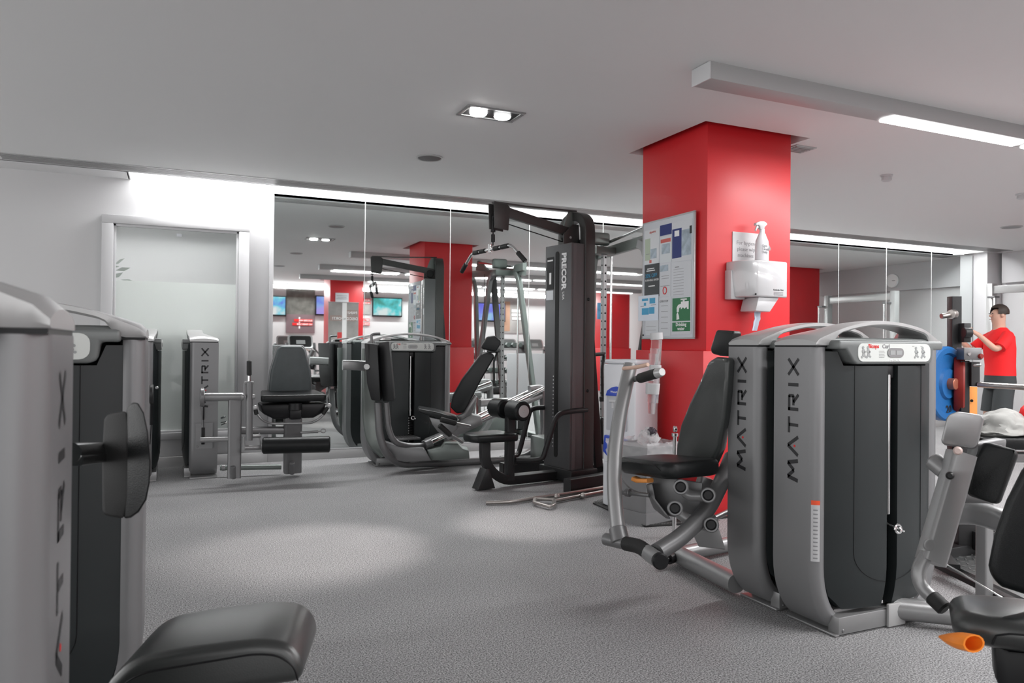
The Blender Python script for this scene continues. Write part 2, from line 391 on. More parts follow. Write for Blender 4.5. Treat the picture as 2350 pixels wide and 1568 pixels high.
batten(-1.28, 2.62, [(4.25, 5.65), (5.8, 7.2), (7.35, 8.75), (8.9, 10.3), (10.45, 11.85)], 'third row of linear ceiling lights nearest the far wall', 0)
b = NB()
t = thing('recessed_spotlight', 'twin recessed ceiling spotlight in a square grey trim, left lamp glaring', 'spotlight', (2.02, 4.91, CEIL))
fr = NB()
for (x0, x1, y0, y1) in ((1.80, 2.24, 4.78, 4.81), (1.80, 2.24, 5.0, 5.03), (1.80, 1.83, 4.81, 5.0), (2.21, 2.24, 4.81, 5.0)): box(fr, x0, x1, y0, y1, CEIL-.008, CEIL+.001, bv=.002)
obj('trim_frame', fr, silver, t)
obj('recess', box(NB(), 1.83, 2.21, 4.81, 5.0, CEIL-.003, CEIL+.001), blk, t)
for i, xx in enumerate((1.925, 2.11)):
    r_ = obj('lamp', lathe(NB(), [(0, 0), (.055, 0), (.062, .012), (.05, .02), (0, .02)], T(xx, 4.905, CEIL-.022)), lamp_e if i == 0 else tube_e, t, label='glaring lamp' if i == 0 else 'lamp turned away')
def speaker(x, y, r, lab, m_=housing):
    t = thing('ceiling_speaker', lab, 'speaker', (x, y, CEIL), 'round ceiling speakers')
    obj('rim', lathe(NB(), [(r, 0), (r, -.006), (r-.012, -.012), (r-.02, -.006), (r-.02, 0)], T(x, y, CEIL)), silver_cap, t)
    obj('grille', lathe(NB(), [(r-.015, 0), (r-.015, -.007), (0, -.012)], T(x, y, CEIL)), silver_dk, t)
speaker(2.01, 6.29, .12, 'round ceiling speaker between the spotlight and the mirrors')
speaker(10.14, 6.34, .13, 'round ceiling speaker at the far right near the mirrors')
speaker(1.95, 2.84, .12, 'round ceiling speaker above the seating machines, seen only in the mirror')
speaker(1.95, .4, .12, 'round ceiling speaker above the camera, lowest of those in the mirror')
def smoke(x, y, lab):
    t = thing('smoke_detector', lab, 'smoke detector', (x, y, CEIL), 'smoke detectors')
    obj('base', lathe(NB(), [(0, 0), (.055, 0), (.055, -.012), (.05, -.016), (0, -.016)], T(x, y, CEIL)), white, t)
    obj('sensor_head', lathe(NB(), [(.042, -.016), (.045, -.036), (.045, -.05), (.03, -.06), (0, -.062)], T(x, y, CEIL)), white, t)
    v_ = NB()
    for k in range(10):
        a = 2*PI*k/10; box(v_, .040, .0465, -.009, .009, -.044, -.034, T(x, y, CEIL, math.degrees(a)))
    parts('vent_slot', v_, blk, t)
smoke(6.12, 4.99, 'small white smoke detector on the ceiling right of the red column')
smoke(8.10, 4.96, 'white smoke detector on the ceiling at the right edge')
smoke(6.3, 7.3, 'round dotted detector seen left of the column in the mirror')
b = NB(); box(b, 4.56, 4.78, 4.56, 4.74, CEIL-.008, CEIL+.001, bv=.002)
for k in range(5): box(b, 4.58, 4.76, 4.58+k*.032, 4.595+k*.032, CEIL-.014, CEIL-.006)
obj('ceiling_vent', b, vent_m, None, 'small square ceiling vent just right of the red column top', 'vent')
t = thing('linear_vent', 'long slatted air grille running along the ceiling in front of the lamp cove', 'vent', (5.5, 7.92, CEIL))
b = NB(); box(b, -1.47, 12.5, 7.79, 7.81, CEIL-.006, CEIL+.001); box(b, -1.47, 12.5, 8.04, 8.06, CEIL-.006, CEIL+.001); obj('frame', b, silver_cap, t)
b = NB()
for k in range(6): box(b, -1.46, 12.5, 7.835+k*.036, 7.848+k*.036, CEIL-.006, CEIL+.001)
obj('slat', b, vent_m, t)
obj('backing', box(NB(), -1.46, 12.5, 7.81, 8.04, CEIL-.0015, CEIL+.001), silver_dk, t)
for k in range(9):
    x0 = -.42+k*1.41
    t = obj('cove_tube', tube(NB(), [(x0, 8.30, 3.06), (x0+1.38, 8.30, 3.06)], .03, 0), cove_e, None, ['leftmost lamp tube in the ceiling cove, above the window', 'lamp tube in the ceiling cove over the mirror edge'][min(k, 1)], 'ceiling light', 'tubes hidden in the cove above the mirrors')

# ------------------------------------------------------------ weight towers
GLY = {'M': [[(0, 0), (.16, 1)], [(.16, 1), (.55, .38)], [(.55, .38), (.94, 1)], [(.94, 1), (1.1, 0)]], 'A': [[(0, 0), (.55, 1)], [(.55, 1), (1.1, 0)]],
       'T': [[(0, .9), (1.1, .9)], [(.55, .9), (.55, 0)]], 'R': [[(.1, 0), (.1, 1)], [(0, .9), (1.0, .9)], [(.98, .95), (.98, .45)], [(1.0, .48), (.35, .48)], [(.55, .48), (1.08, 0)]],
       'I': [[(.5, 0), (.5, 1)]], 'X': [[(0, 0), (1.1, 1)], [(0, 1), (1.1, 0)]]}
def brand(M, parent, side, xf, ym):
    """upright lettering on the outer side face; local x = xf"""
    b = NB(); dot = None
    for ch, zc, wd in (('M', .718, .090), ('A', .829, .084), ('T', .924, .074), ('R', 1.027, .076), ('I', 1.111, .076), ('X', 1.189, .074)):
        sc = wd/1.1; z0 = zc-wd/2; hh = .062
        for (a, c) in GLY[ch]:
            p, q = Vector(a), Vector(c); d = (q-p).normalized(); n_ = Vector((-d.y, d.x))*.11
            vs = []
            for e in (p-n_, q-n_, q+n_, p+n_):
                zz = z0+e.x*sc; yy = ym+side*(e.y-.5)*hh*(-1)
                vs.append(b.verts.new(M @ Vector((xf+side*.0008, yy, zz))))
            b.faces.new(vs)
    o = obj('brand_lettering', b, text_dk, parent, flat=True)
    yy = ym+side*(-.16)*hh*(-1)
    lathe(d_ := NB(), [(0, 0), (.0058, 0), (.0058, .0006), (0, .0006)], M @ Matrix.Translation((xf+side*.0006, yy, .829)) @ Matrix.Rotation(side*PI/2, 4, 'Y'), 14)
    obj('red_dot', d_, text_r, parent, flat=True)
def tower(root, x, y, rz, Wd=.79, D=.25, ym=.13, front=True, words=None, face_text=(1, -1), shield=False, stack=True, pin=None):
    M = T(x, y, 0, rz); hw = Wd/2; seam = 1.28
    for s in (-1, 1):
        # side column, flat outer face with a rounded front tube, bending in at the foot
        path = [(s*hw, 0, seam), (s*hw, 0, .30)]
        for k in range(1, 8):
            a = k/7*1.15; path.append((s*(hw-.19*(1-math.cos(a))), 0, .30-.278*math.sin(a)/math.sin(1.15)))
        path.append((s*(hw-.125), 0, .035)) if False else None
        sect = [(-.0, 0.04), (.0, D), (-.055, D), (-.055, .10), (-.07, .06), (-.075, .035), (-.066, .010), (-.045, 0), (-.028, .003), (-.012, .014), (-.003, .027)]
        bb = NB(); P = [Vector(p) for p in path]; rings = []
        for i, p in enumerate(P):
            t_ = (P[min(i+1, len(P)-1)]-P[max(i-1, 0)]).normalized(); nrm = Vector((s*-t_.z, 0, s*t_.x)) if s > 0 else Vector((t_.z, 0, -t_.x))
            rings.append([bb.verts.new(p+nrm*a+Vector((0, c_, 0))) for a, c_ in sect])
        for i in range(len(rings)-1):
            for j in range(len(sect)): bb.faces.new((rings[i][j], rings[i][(j+1) % len(sect)], rings[i+1][(j+1) % len(sect)], rings[i+1][j]))
        bb.faces.new(rings[0][::-1]); bb.faces.new(rings[-1]); bb.transform(M)
        sc = obj('side_column', bb, silver_face, root)
        if s in face_text: brand(M, sc, s, s*hw, ym)
        obj('seam_band', box(NB(), s*hw-(.073 if s > 0 else 0)+(.001 if s < 0 else -.001), s*hw+(0 if s > 0 else .073)+(.001 if s < 0 else -.001), .002, D-.004, seam, seam+.008, M), blk, root)
    # arch cover
    bb = NB(); n = 40; rings = []
    for i in range(n+1):
        u = -1+2*i/n; X_ = u*(hw+.002); a = abs(u); sm = lambda t: max(0, min(1, t))**2*(3-2*max(0, min(1, t)))
        k = sm((1-a)/.42); zt = 1.326+.080*math.cos(a*PI/2)**.9; zb = seam+.008 if a > 1-.17 else seam+.008+(zt-.024-seam-.008)*sm((1-.17-a)/.16)
        if a > .975: zt -= .010*(a-.975)/.025
        y0 = -.004-.022*k; y1 = D-.002-(D-.115)*k; dome = .013*(1-k)+.004
        m_ = 7; top = [(y0+(y1-y0)*j/m_, zt-dome*abs(2*j/m_-1)**2.4) for j in range(m_+1)]
        ring = top+[(y1, zb+(zt-dome-zb)*.3), (y1-.005, zb), (y0+.006, zb), (y0, zb+(zt-dome-zb)*.3)]
        rings.append([bb.verts.new((X_, p[0], p[1])) for p in ring])
    for A, B in zip(rings, rings[1:]):
        for j in range(len(A)): bb.faces.new((A[j], A[(j+1) % len(A)], B[(j+1) % len(A)], B[j]))
    bb.faces.new(rings[0][::-1]); bb.faces.new(rings[-1]); bb.transform(M); cv = obj('arch_cover', bb, silver_cap, root)
    for s in (-1, 1): obj('cap_screw', lathe(NB(), [(0, 0), (.009, 0), (.007, .002), (.003, .001), (0, 0)], M @ Matrix.Translation((s*(hw-.05), .045, 1.3195)), 12), silver_dk, cv)
    if not front: return M
    # head panel with the exercise placard
    bb = NB(); pr = [(-hw+.07, 1.312), (-hw+.07, 1.272), (-.29, 1.272), (-.25, 1.218), (-.225, 1.205), (.245, 1.205), (.262, 1.218), (.27, 1.272), (hw-.07, 1.272), (hw-.07, 1.312)]
    prism(bb, pr, -.066, .03, 'Y', M, .012, 3); box(bb, -hw+.07, hw-.07, -.012, D-.03, 1.285, 1.325, M, .02, 3); hp = obj('head_panel', bb, head_m, root)
    bb = NB(); bb2 = rrect(.47, .082, .03); prism(bb, [(p[0]+.008, p[1]+1.258) for p in bb2], -.0690, -.064, 'Y', M, .001, 1)
    pc = obj('exercise_placard', bb, plac, hp)
    pm = M @ Matrix.Translation((.008, -.0697, 1.258)) @ Matrix.Rotation(PI/2, 4, 'X')
    bb = NB(); prism(bb, [(p[0]*1, p[1]) for p in rrect(.105, .042, .02)], 0, .003, 'Z', pm, .001, 1); obj('rep_counter', bb, silver, pc)
    bb = NB(); box(bb, -.038, -.006, -.010, .010, .003, .004, pm); box(bb, .002, .038, -.010, .010, .003, .004, pm); obj('counter_window', bb, fig_m, pc)
    bb = NB()
    for fx in (-.175, -.205, .135, .18):
        for (dx, dy, r) in ((0, .022, .007), (.002, .006, .010), (.004, -.010, .009), (.012, .002, .005), (-.006, -.02, .006), (.015, -.018, .005)):
            lathe(bb, [(0, 0), (r, 0), (r, .0005), (0, .0005)], pm @ Matrix.Translation((fx+dx, dy, .0002)), 8)
    for k in range(5): box(bb, -.105, -.072+.004*(k % 2), .006-k*.007, .0078-k*.007, 0, .0005, pm)
    for k, xx in enumerate((.11, .165)): box(bb, xx, xx+.014, .030, .0315, 0, .0005, pm)
    obj('figure_print', bb, fig_m, pc, flat=True)
    R3 = M.to_3x3(); rx, uz = R3 @ Vector((1, 0, 0)), Vector((0, 0, 1))
    if words:
        text(words[0], .026, M @ Vector((-.165, -.0697, 1.278)), rx, uz, text_r, pc, 'exercise_name', bold=.0004)
        text(words[1], .026, M @ Vector((-.165+words[2], -.0697, 1.278)), rx, uz, text_g, pc, 'exercise_name', bold=.0004)
    text('MATRIX', .014, M @ Vector((-.028, -.0697, 1.2185)), rx, uz, text_w, pc, 'brand_name', sx=1.3)
    # front shroud, two bulging halves round a slot
    slot = .033
    def yf(xx, z):
        a = abs(xx)/hw; q = .052-.115*(1-a**2.6)
        if z < .30: q += .03*((.30-z)/.2)**2
        return q
    for s in (-1, 1):
        bb = NB(); nx, nz = 12, 18; x0, x1 = (-hw+.062, -slot) if s < 0 else (slot, hw-.062); g = []
        for j in range(nz+1):
            z = .105+(1.262-.105)*j/nz; row = []
            for i in range(nx+1):
                xx = x0+(x1-x0)*i/nx; inset = 0
                if z < .33:
                    t_ = (.33-z)/.225; lim = hw-.062-.10*(1-math.sqrt(max(0, 1-t_*t_)))
                    xx = max(-lim, min(lim, xx))
                if abs(xx) < .27: z = .105+(1.198-.105)*j/nz
                row.append(bb.verts.new((xx, yf(xx, z), z)))
                z = .105+(1.262-.105)*j/nz
            g.append(row)
        for j in range(nz):
            for i in range(nx): bb.faces.new((g[j][i], g[j][i+1], g[j+1][i+1], g[j+1][i]))
        r_ = bmesh.ops.extrude_face_region(bb, geom=bb.faces[:])
        for v in r_['geom']:
            if isinstance(v, bmesh.types.BMVert): v.co.y += .05
        bmesh.ops.remove_doubles(bb, verts=bb.verts, dist=1e-5)
        bb.transform(M); sh = obj('shroud', bb, shroud_m, root)
        gr = NB(); pts = []
        for k in range(9): z = 1.20-k*.105; pts.append((s*.215, yf(.215, z)-.0008, z))
        for k in range(1, 9): a = k/8*PI/2; xx = .215*math.cos(a)+slot*0; z = .36-.14*math.sin(a); pts.append((s*max(xx, slot+.002), yf(xx, z)-.0008, z))
        sweep(gr, pts, circ(.0014, 6), (0, 1, 0), M); obj('panel_groove', gr, blk, sh)
    bb = NB(); box(bb, -hw+.06, hw-.06, D-.045, D-.02, .10, 1.30, M, .004); obj('rear_panel', bb, shroud_m if not shield else smoked, root)
    bb = NB()
    for xx in (-.014, .014): cyl(bb, M @ Vector((xx+.004, -.049, .52)), M @ Vector((xx+.004, -.049, 1.16)), .0085)
    parts('guide_rod', bb, chrome, root)
    bb = NB()
    for k in range(15): box(bb, -.10, .10, .025, .125, .10+k*.027, .124+k*.027, M, .003)
    ws = obj('weight_stack', bb, blkmet, root)
    bb = NB(); box(bb, -.0255, .0255, -.048, -.036, 1.14, 1.20, M, .008, 3); obj('slot_cap', bb, blk, root)
    bb = NB(); box(bb, -.020, -.012, -.026, -.020, .10, .54, M); obj('label_strip', bb, blk, root)
    lb = NB()
    for k in range(15): box(lb, -.021, -.011, -.0268, -.026, .110+k*.027, .1125+k*.027, M); box(lb, -.0205, -.0125, -.0268, -.026, .115+k*.027, .1225+k*.027, M)
    obj('weight_numbers', lb, text_w, root, flat=True)
    if pin:
        bb = NB(); sweep(bb, [(0.012+.018*math.cos(a), -.085+.004*math.sin(a), pin+.018*math.sin(a)) for a in [k*PI/8 for k in range(17)]], circ(.006, 8), (0, 1, 0), M)
        cyl(bb, M @ Vector((0, .03, pin+.03)), M @ Vector((.035, -.10, pin-.012)), .005); obj('selector_pin', bb, chrome, root)
        bb = NB(); cyl(bb, M @ Vector((-.004, .02, pin+.09)), M @ Vector((-.004, -.03, pin+.075)), .016); obj('stack_knob', bb, worn, root)
    # base plate
    bb = NB(); box(bb, -hw+.105, hw-.105, -.04, .02, 0.002, .085, M, .004); box(bb, -hw+.085, hw-.085, -.04, D, 0.002, .012, M, .003); box(bb, -hw+.14, hw-.14, .02, D-.01, .012, .10, M, .01)
    bp_ = obj('base_plate', bb, silver, root)
    bb = NB()
    for xx in (-hw+.13, -.09, .12, hw-.13):
        for zz in (.025, .062): cyl(bb, M @ Vector((xx, -.04, zz)), M @ Vector((xx, -.045, zz)), .008, .006, .001, 12)
    parts('bolt', bb, silver_dk, bp_)
    return M
def warning_sticker(M, root, s, hw, z0, z1):
    bb = NB(); sweep(bb, [], [], ) if False else None
    n = 5; pts = [(s*(hw-.045+.0455*math.cos(a)) if s > 0 else s*(hw-.045+.0455*math.cos(a)), .044-.0455*math.sin(a)) for a in [math.radians(25+k*12) for k in range(n)]]
    for (a, c, m_, nm) in ((z0, z1-.02, white, 'warning_sticker'), (z1-.02, z1, mat('sticker_red', (.8, .09, .03), .5), 'warning_sticker_header')):
        bb = NB(); A = [bb.verts.new(M @ Vector((p[0], p[1], a))) for p in pts]; B = [bb.verts.new(M @ Vector((p[0], p[1], c))) for p in pts]
        for i in range(n-1): bb.faces.new((A[i], A[i+1], B[i+1], B[i]))
        obj(nm, bb, m_, root, flat=False)
    bb = NB()
    for k in range(13):
        zz = z0+.012+k*(z1-.02-z0-.02)/13; pts2 = [(p[0], p[1]-.0006) for p in pts[1:-1]]
        A = [bb.verts.new(M @ Vector((p[0]-s*-.0006, p[1], zz))) for p in pts2]; B = [bb.verts.new(M @ Vector((p[0]+s*.0006, p[1], zz+.006))) for p in pts2]
        for i in range(len(A)-1): bb.faces.new((A[i], A[i+1], B[i+1], B[i]))
    obj('sticker_print', bb, text_g, root, flat=True)

def grip(name, p0, p1, r, root, m_=rubber, capm=None):
    b = NB(); cyl(b, p0, p1, r, bv=.006); o = obj(name, b, m_, root)
    if capm:
        d = (Vector(p1)-Vector(p0)).normalized(); b = NB(); cyl(b, Vector(p1), Vector(p1)+d*.018, r*1.02, r*.8, .004); obj('grip_end_cap', b, capm, o)
    return o
def back_outline(w0, w1, h, shoulder=.55):
    """tapered backrest outline in local xy, base at y=0"""
    pts = []
    for p in ((-w0/2, .03), (-w0/2, h*shoulder*.5), (-w0/2*.93, h*shoulder), (-w1/2, h-.04)): pts.append(p)
    pts += [(-w1/2+.03, h), (w1/2-.03, h), (w1/2, h-.04), (w0/2*.93, h*shoulder), (w0/2, h*shoulder*.5), (w0/2, .03), (w0/2-.04, 0), (-w0/2+.04, 0)]
    return pts

# ------------------------------------------------------------ biceps curl machine (right, near)
R1 = thing('biceps_curl_machine', 'biceps curl machine at the right with bright orange seat lever and white placard', 'gym machine', (2.965, 2.45, 0))
M1 = tower(R1, 2.976, 2.45, 0, Wd=.812, words=('Biceps', 'Curl', .088), pin=.46)
warning_sticker(M1, R1, -1, .4065, .33, .60)
b = NB(); tube(b, [(3.05, 2.44, .07), (3.72, 1.83, .07), (4.2, 1.4, .07)], .05, .05, upv=(0, 0, 1)); fp = obj('floor_tube', b, silver, R1)
b = NB(); box(b, 2.97, 3.08, 2.395, 2.41, .006, .11, None, .004); 
for q in ((2.985, .03), (2.985, .085), (3.20, .085)): cyl(b, (q[0], 2.40, q[1]), (q[0], 2.385, q[1]), .012, .009, .002, 6)
parts('mounting_bracket', b, silver_cap, R1)
# seat, post, orange lever
sd = 2.2
b = NB(); sc_ = (2.013, 1.458, 0.515); se = (1.957, 1.209, 0.553)
sM = frame((2.008, 1.461, 0.511), Vector((2.178, 1.242, 0.523))-Vector((2.008, 1.461, 0.511)), (0, 0, 1)); sM.translation = Vector((2.045, 1.444, 0.507))+Vector((0, 0, -.045))
pad(b, [(0, -.07), (.02, -.11), (.09, -.13), (.5, -.14), (.5, .14), (.09, .13), (.02, .11), (0, .07)], .085, sM, .038); so = obj('seat', b, leather_s, R1)
b = NB(); sweep(b, [sM @ Vector(p) for p in ((.50, -.141, .06), (.2, -.141, .06), (.13, -.138, .055), (.10, -.134, .045), (.09, -.133, .02))], circ(.0025, 6), (0, 1, 0)); obj('seam_piping', b, blk, so)
b = NB(); prism(b, [(.10, 0), (.13, -.02), (.235, -.015), (.25, -.09), (.25, -.12), (.21, -.16), (.30, -.40), (.20, -.42), (.12, -.16), (.10, -.10)], -.05, .05, 'Y', sM, .012); obj('seat_post', b, blk, R1)
b = NB(); prism(b, [(.25, -.02), (.48, -.03), (.48, -.14), (.28, -.10)], -.075, -.055, 'Y', sM, .004); prism(b, [(.22, -.17), (.5, -.14), (.5, -.42), (.32, -.42)], -.075, -.06, 'Y', sM, .004); obj('side_plate', b, silver, R1)
b = NB(); cyl(b, sM @ Vector((.36, -.08, -.07)), sM @ Vector((.36, -.16, -.07)), .035); cyl(b, sM @ Vector((.13, -.02, -.30)), sM @ Vector((.13, -.14, -.30)), .038); parts('pivot_roller', b, silver_dk, R1)
lv0 = Vector((1.895, 1.369, 0.494)); lv1 = Vector((1.884, 1.276, 0.513)); b = NB()
LM = frame(lv0, lv1-lv0, (0, 0, 1)); rings = []
for k in range(9):
    t_ = k/8; w = .006+.030*math.sin(min(1, t_*1.25)*PI/2); rings.append([b.verts.new(LM @ Vector((t_*.105, w*math.cos(a)*1.0, w*math.sin(a)*.62))) for a in [j*2*PI/14 for j in range(14)]])
for A, B in zip(rings, rings[1:]):
    for j in range(14): b.faces.new((A[j], A[(j+1) % 14], B[(j+1) % 14], B[j]))
b.faces.new(rings[0][::-1]); inn = [b.verts.new(LM @ (Vector((.105, 0, 0))+((LM.inverted() @ v.co)-Vector((.105, 0, 0)))*.82)) for v in rings[-1]]
dp = [b.verts.new(v.co-(LM.to_3x3() @ Vector((.05, 0, 0)))) for v in inn]
for j in range(14): b.faces.new((rings[-1][j], rings[-1][(j+1) % 14], inn[(j+1) % 14], inn[j])); b.faces.new((inn[j], inn[(j+1) % 14], dp[(j+1) % 14], dp[j]))
b.faces.new(dp); obj('seat_lever', b, orange, R1, label='bright orange seat adjustment lever')
# silver lifting arm
A0, A1 = Vector((2.304, 1.598, 1.074)), Vector((2.152, 1.582, 0.641))
b = NB(); sweep(b, [(2.289, 1.584, 0.943), (2.253, 1.59, 0.833), (2.146, 1.584, 0.611)], rrect(.078, .06, .012), (fw.x, fw.y, 0)); obj('lifting_arm', b, silver, R1)
b = NB(); hb = [(2178, 950), (2196, 944), (2256, 953), (2260, 962), (2244, 1024), (2236, 1030), (2165, 1020), (2158, 1012), (2172, 958)]
n_ = Vector((fw.x, fw.y, 0)).normalized(); P0 = [Vector((2.232, 1.586, 1.068)), Vector((2.257, 1.575, 1.078)), Vector((2.326, 1.544, 1.068)), Vector((2.333, 1.541, 1.057)), Vector((2.315, 1.55, 0.971)), Vector((2.304, 1.555, 0.961)), Vector((2.214, 1.595, 0.973)), Vector((2.21, 1.597, 0.987)), Vector((2.225, 1.59, 1.056))]
A = [b.verts.new(p) for p in P0]; B = [b.verts.new(p+Vector(sight(2270, 1100)).normalized()*.08) for p in P0]; b.faces.new(A); b.faces.new(B[::-1])
for i in range(len(A)): b.faces.new((A[i], B[i], B[(i+1) % len(A)], A[(i+1) % len(A)]))
bmesh.ops.recalc_face_normals(b, faces=b.faces); bev(b, .012, 3, 30); ah = obj('arm_housing', b, silver, R1)
b = NB(); cyl(b, (2.244, 1.565, 0.955), (2.225, 1.552, 0.957), .0135, .011); obj('bolt_cap', b, mat('pinkish_cap', (.62, .48, .44), .4), ah)
b = NB(); cyl(b, (2.213, 1.569, 0.878), (2.194, 1.555, 0.881), .0125, .010); obj('rubber_stop', b, blk, ah)
b = NB(); lathe(b, [(0, 0), (.018, 0), (.018, .006), (.010, .008), (0, .004)], frame((2.113, 1.566, 0.673), up, -n_)); obj('pivot_bolt', b, silver, ah)
b = NB(); cyl(b, (2.267, 1.671, 0.911), (2.268, 1.615, 0.877), .030, bv=.008); cyl(b, (2.216, 1.662, 0.67), (2.189, 1.609, 0.648), .022, bv=.008); parts('cross_tube', b, silver, R1)
b = NB(); tube(b, [(2.137, 1.588, 0.618), (2.109, 1.59, 0.533), (2.11, 1.547, 0.46), (2.108, 1.526, 0.441)][:3]+[(2.096, 1.542, 0.52)][:0]+[(2.089, 1.534, 0.523)][:0], .018, .1); b.free(); b = NB()
tube(b, [(2.135, 1.589, 0.638), (2.101, 1.594, 0.587), (2.1, 1.584, 0.543), (2.107, 1.548, 0.517)], .021, .08); obj('curved_handle_bar', b, silver, R1)
grip('handle_grip', (2.102, 1.55, 0.522), (2.106, 1.505, 0.494), .0235, R1)
# curved rear frame and black pads
b = NB(); tube(b, [(2.719, 1.963, 0.634), (2.73, 1.848, 0.663), (2.632, 1.672, 0.683), (2.585, 1.475, 0.635)], .04, .2, sq=(.06, .085, .025)); obj('curved_frame', b, silver, R1)
b = NB(); f_ = frame((2.477, 1.63, 0.964), Vector((2.477, 1.63, 0.964))-Vector((2.496, 1.545, 0.952)), -up)
P0 = [Vector((2.393, 1.58, 0.978)), Vector((2.425, 1.501, 0.959)), Vector((2.437, 1.495, 0.948)), Vector((2.383, 1.521, 0.781)), Vector((2.361, 1.53, 0.787)), Vector((2.346, 1.603, 0.799)), Vector((2.338, 1.606, 0.825)), Vector((2.36, 1.596, 0.91))]
A = [b.verts.new(p) for p in P0]; B = [b.verts.new(p+Vector(sight(2275, 1085)).normalized()*.16) for p in P0]; b.faces.new(A); b.faces.new(B[::-1])
for i in range(len(A)): b.faces.new((A[i], B[i], B[(i+1) % len(A)], A[(i+1) % len(A)]))
bmesh.ops.recalc_face_normals(b, faces=b.faces); bev(b, .022, 4, 30); obj('arm_pad', b, leather, R1)
b = NB(); P0 = [Vector(PD(x_, y_, 2.05)) for x_, y_ in ((2378, 1040), (2345, 1080), (2310, 1150), (2282, 1230), (2268, 1300), (2275, 1330), (2300, 1350), (2440, 1395), (2470, 1040))]
A = [b.verts.new(p) for p in P0]; B = [b.verts.new(p+Vector(sight(2270, 1100)).normalized()*.08) for p in P0]; b.faces.new(A); b.faces.new(B[::-1])
for i in range(len(A)): b.faces.new((A[i], B[i], B[(i+1) % len(A)], A[(i+1) % len(A)]))
bmesh.ops.recalc_face_normals(b, faces=b.faces); bev(b, .022, 4, 30); obj('chest_pad', b, leather, R1)
b = NB(); prism(b, [(0, 0), (.10, .02), (.12, .14), (.02, .12)], -.03, .03, 'Y', frame((2.42, 1.657, 0.839), rt, (0, 0, 1)), .01); box(b, -.03, .12, .0, .05, -.04, .0, frame((2.506, 1.728, 0.776), rt, (0, 0, 1)), .01); obj('pad_bracket', b, silver_dk, R1)
b = NB(); tube(b, [(2.738, 2.01, 0.457), (2.658, 1.882, 0.459), (2.601, 1.579, 0.399)], .003, .0, n=6); obj('steel_cable', b, chrome, R1)

# ------------------------------------------------------------ shoulder press machine
R2 = thing('shoulder_press_machine', 'silver shoulder press machine with black seat and backrest in front of the red column', 'gym machine', (2.965, 2.765, 0))
M2 = tower(R2, 2.965, 2.805, 0, D=.215, ym=.115, face_text=(-1,), words=('Shoulder', ' Press', .09))
q_ = lambda u_, v_: None
b = NB(); tube(b, [(2.192, 3.346, 1.178), (2.085, 3.287, 0.905), (2.027, 3.238, 0.69), (1.999, 3.186, 0.525), (1.979, 3.119, 0.364)], .037, .25, n=20); ar = obj('lever_arm', b, silver, R2)
b = NB(); cyl(b, (1.982, 3.129, 0.383), (1.975, 3.089, 0.323), .044, .046); obj('arm_socket', b, silver_dk, ar)
b = NB(); cyl(b, (1.947, 3.189, 0.319), (1.98, 3.042, 0.326), .030, bv=.008); obj('lower_cross_bar', b, silver_dk, R2)
b = NB(); tube(b, [(1.976, 3.044, 0.328), (1.992, 2.949, 0.337), (1.987, 2.864, 0.323)], .034, .05); obj('lower_grip', b, rubber, R2)
b = NB(); tube(b, [(1.991, 2.884, 0.325), (1.982, 2.822, 0.32), (1.971, 2.761, 0.322)], .036, .05); obj('lower_elbow', b, silver, R2)
b = NB(); cyl(b, (1.974, 2.771, 0.321), (1.965, 2.742, 0.322), .037, bv=.006); obj('end_plug', b, blk, R2)
b = NB(); tube(b, [(2.019, 2.849, 0.331), (2.175, 2.888, 0.371), (2.374, 2.952, 0.456), (2.528, 3.036, 0.559), (2.689, 3.127, 0.693)], .041, .25, n=20); obj('curved_press_arm', b, silver_dk, R2)
b = NB(); cyl(b, (2.193, 3.325, 1.102), (2.187, 3.228, 1.116), .016); obj('handle_stub', b, silver_dk, R2)
b = NB(); tube(b, [(2.191, 3.249, 1.112), (2.173, 3.169, 1.125), (2.175, 3.08, 1.144)], .026, .03, scales=None); obj('upper_grip', b, rubber, R2)
b = NB(); cyl(b, (2.175, 3.08, 1.144), (2.174, 3.037, 1.152), .026, .021); obj('upper_grip_cap', b, silver_cap, R2)
b = NB(); tube(b, [(2.132, 3.319, 1.16), (2.112, 3.163, 1.172), (2.121, 3.082, 1.187)], .010, .02); obj('flat_handle', b, mat('flesh_rubber', (.62, .42, .33), .5), R2)
# seat
sM = frame((2.264, 3.318, 0.596), Vector((2.289, 2.868, 0.63))-Vector((2.264, 3.318, 0.596)), (0, 0, 1)); sM.translation = Vector((2.258, 3.375, 0.639))+Vector((0, 0, -.03))
b = NB(); pad(b, [(0, -.10), (.02, -.13), (.08, -.15), (.42, -.16), (.46, -.12), (.46, .12), (.42, .2), (.08, .2), (.02, .17), (0, .12)], .082, sM, .036); so = obj('seat', b, leather, R2)
b = NB(); sweep(b, [sM @ Vector(p) for p in ((.05, -.14, .025), (.07, -.152, .06), (.14, -.158, .068), (.36, -.165, .064), (.40, -.160, .04), (.415, -.150, .02))], circ(.0022, 6), (0, 1, 0)); obj('seam_piping', b, blk, so)
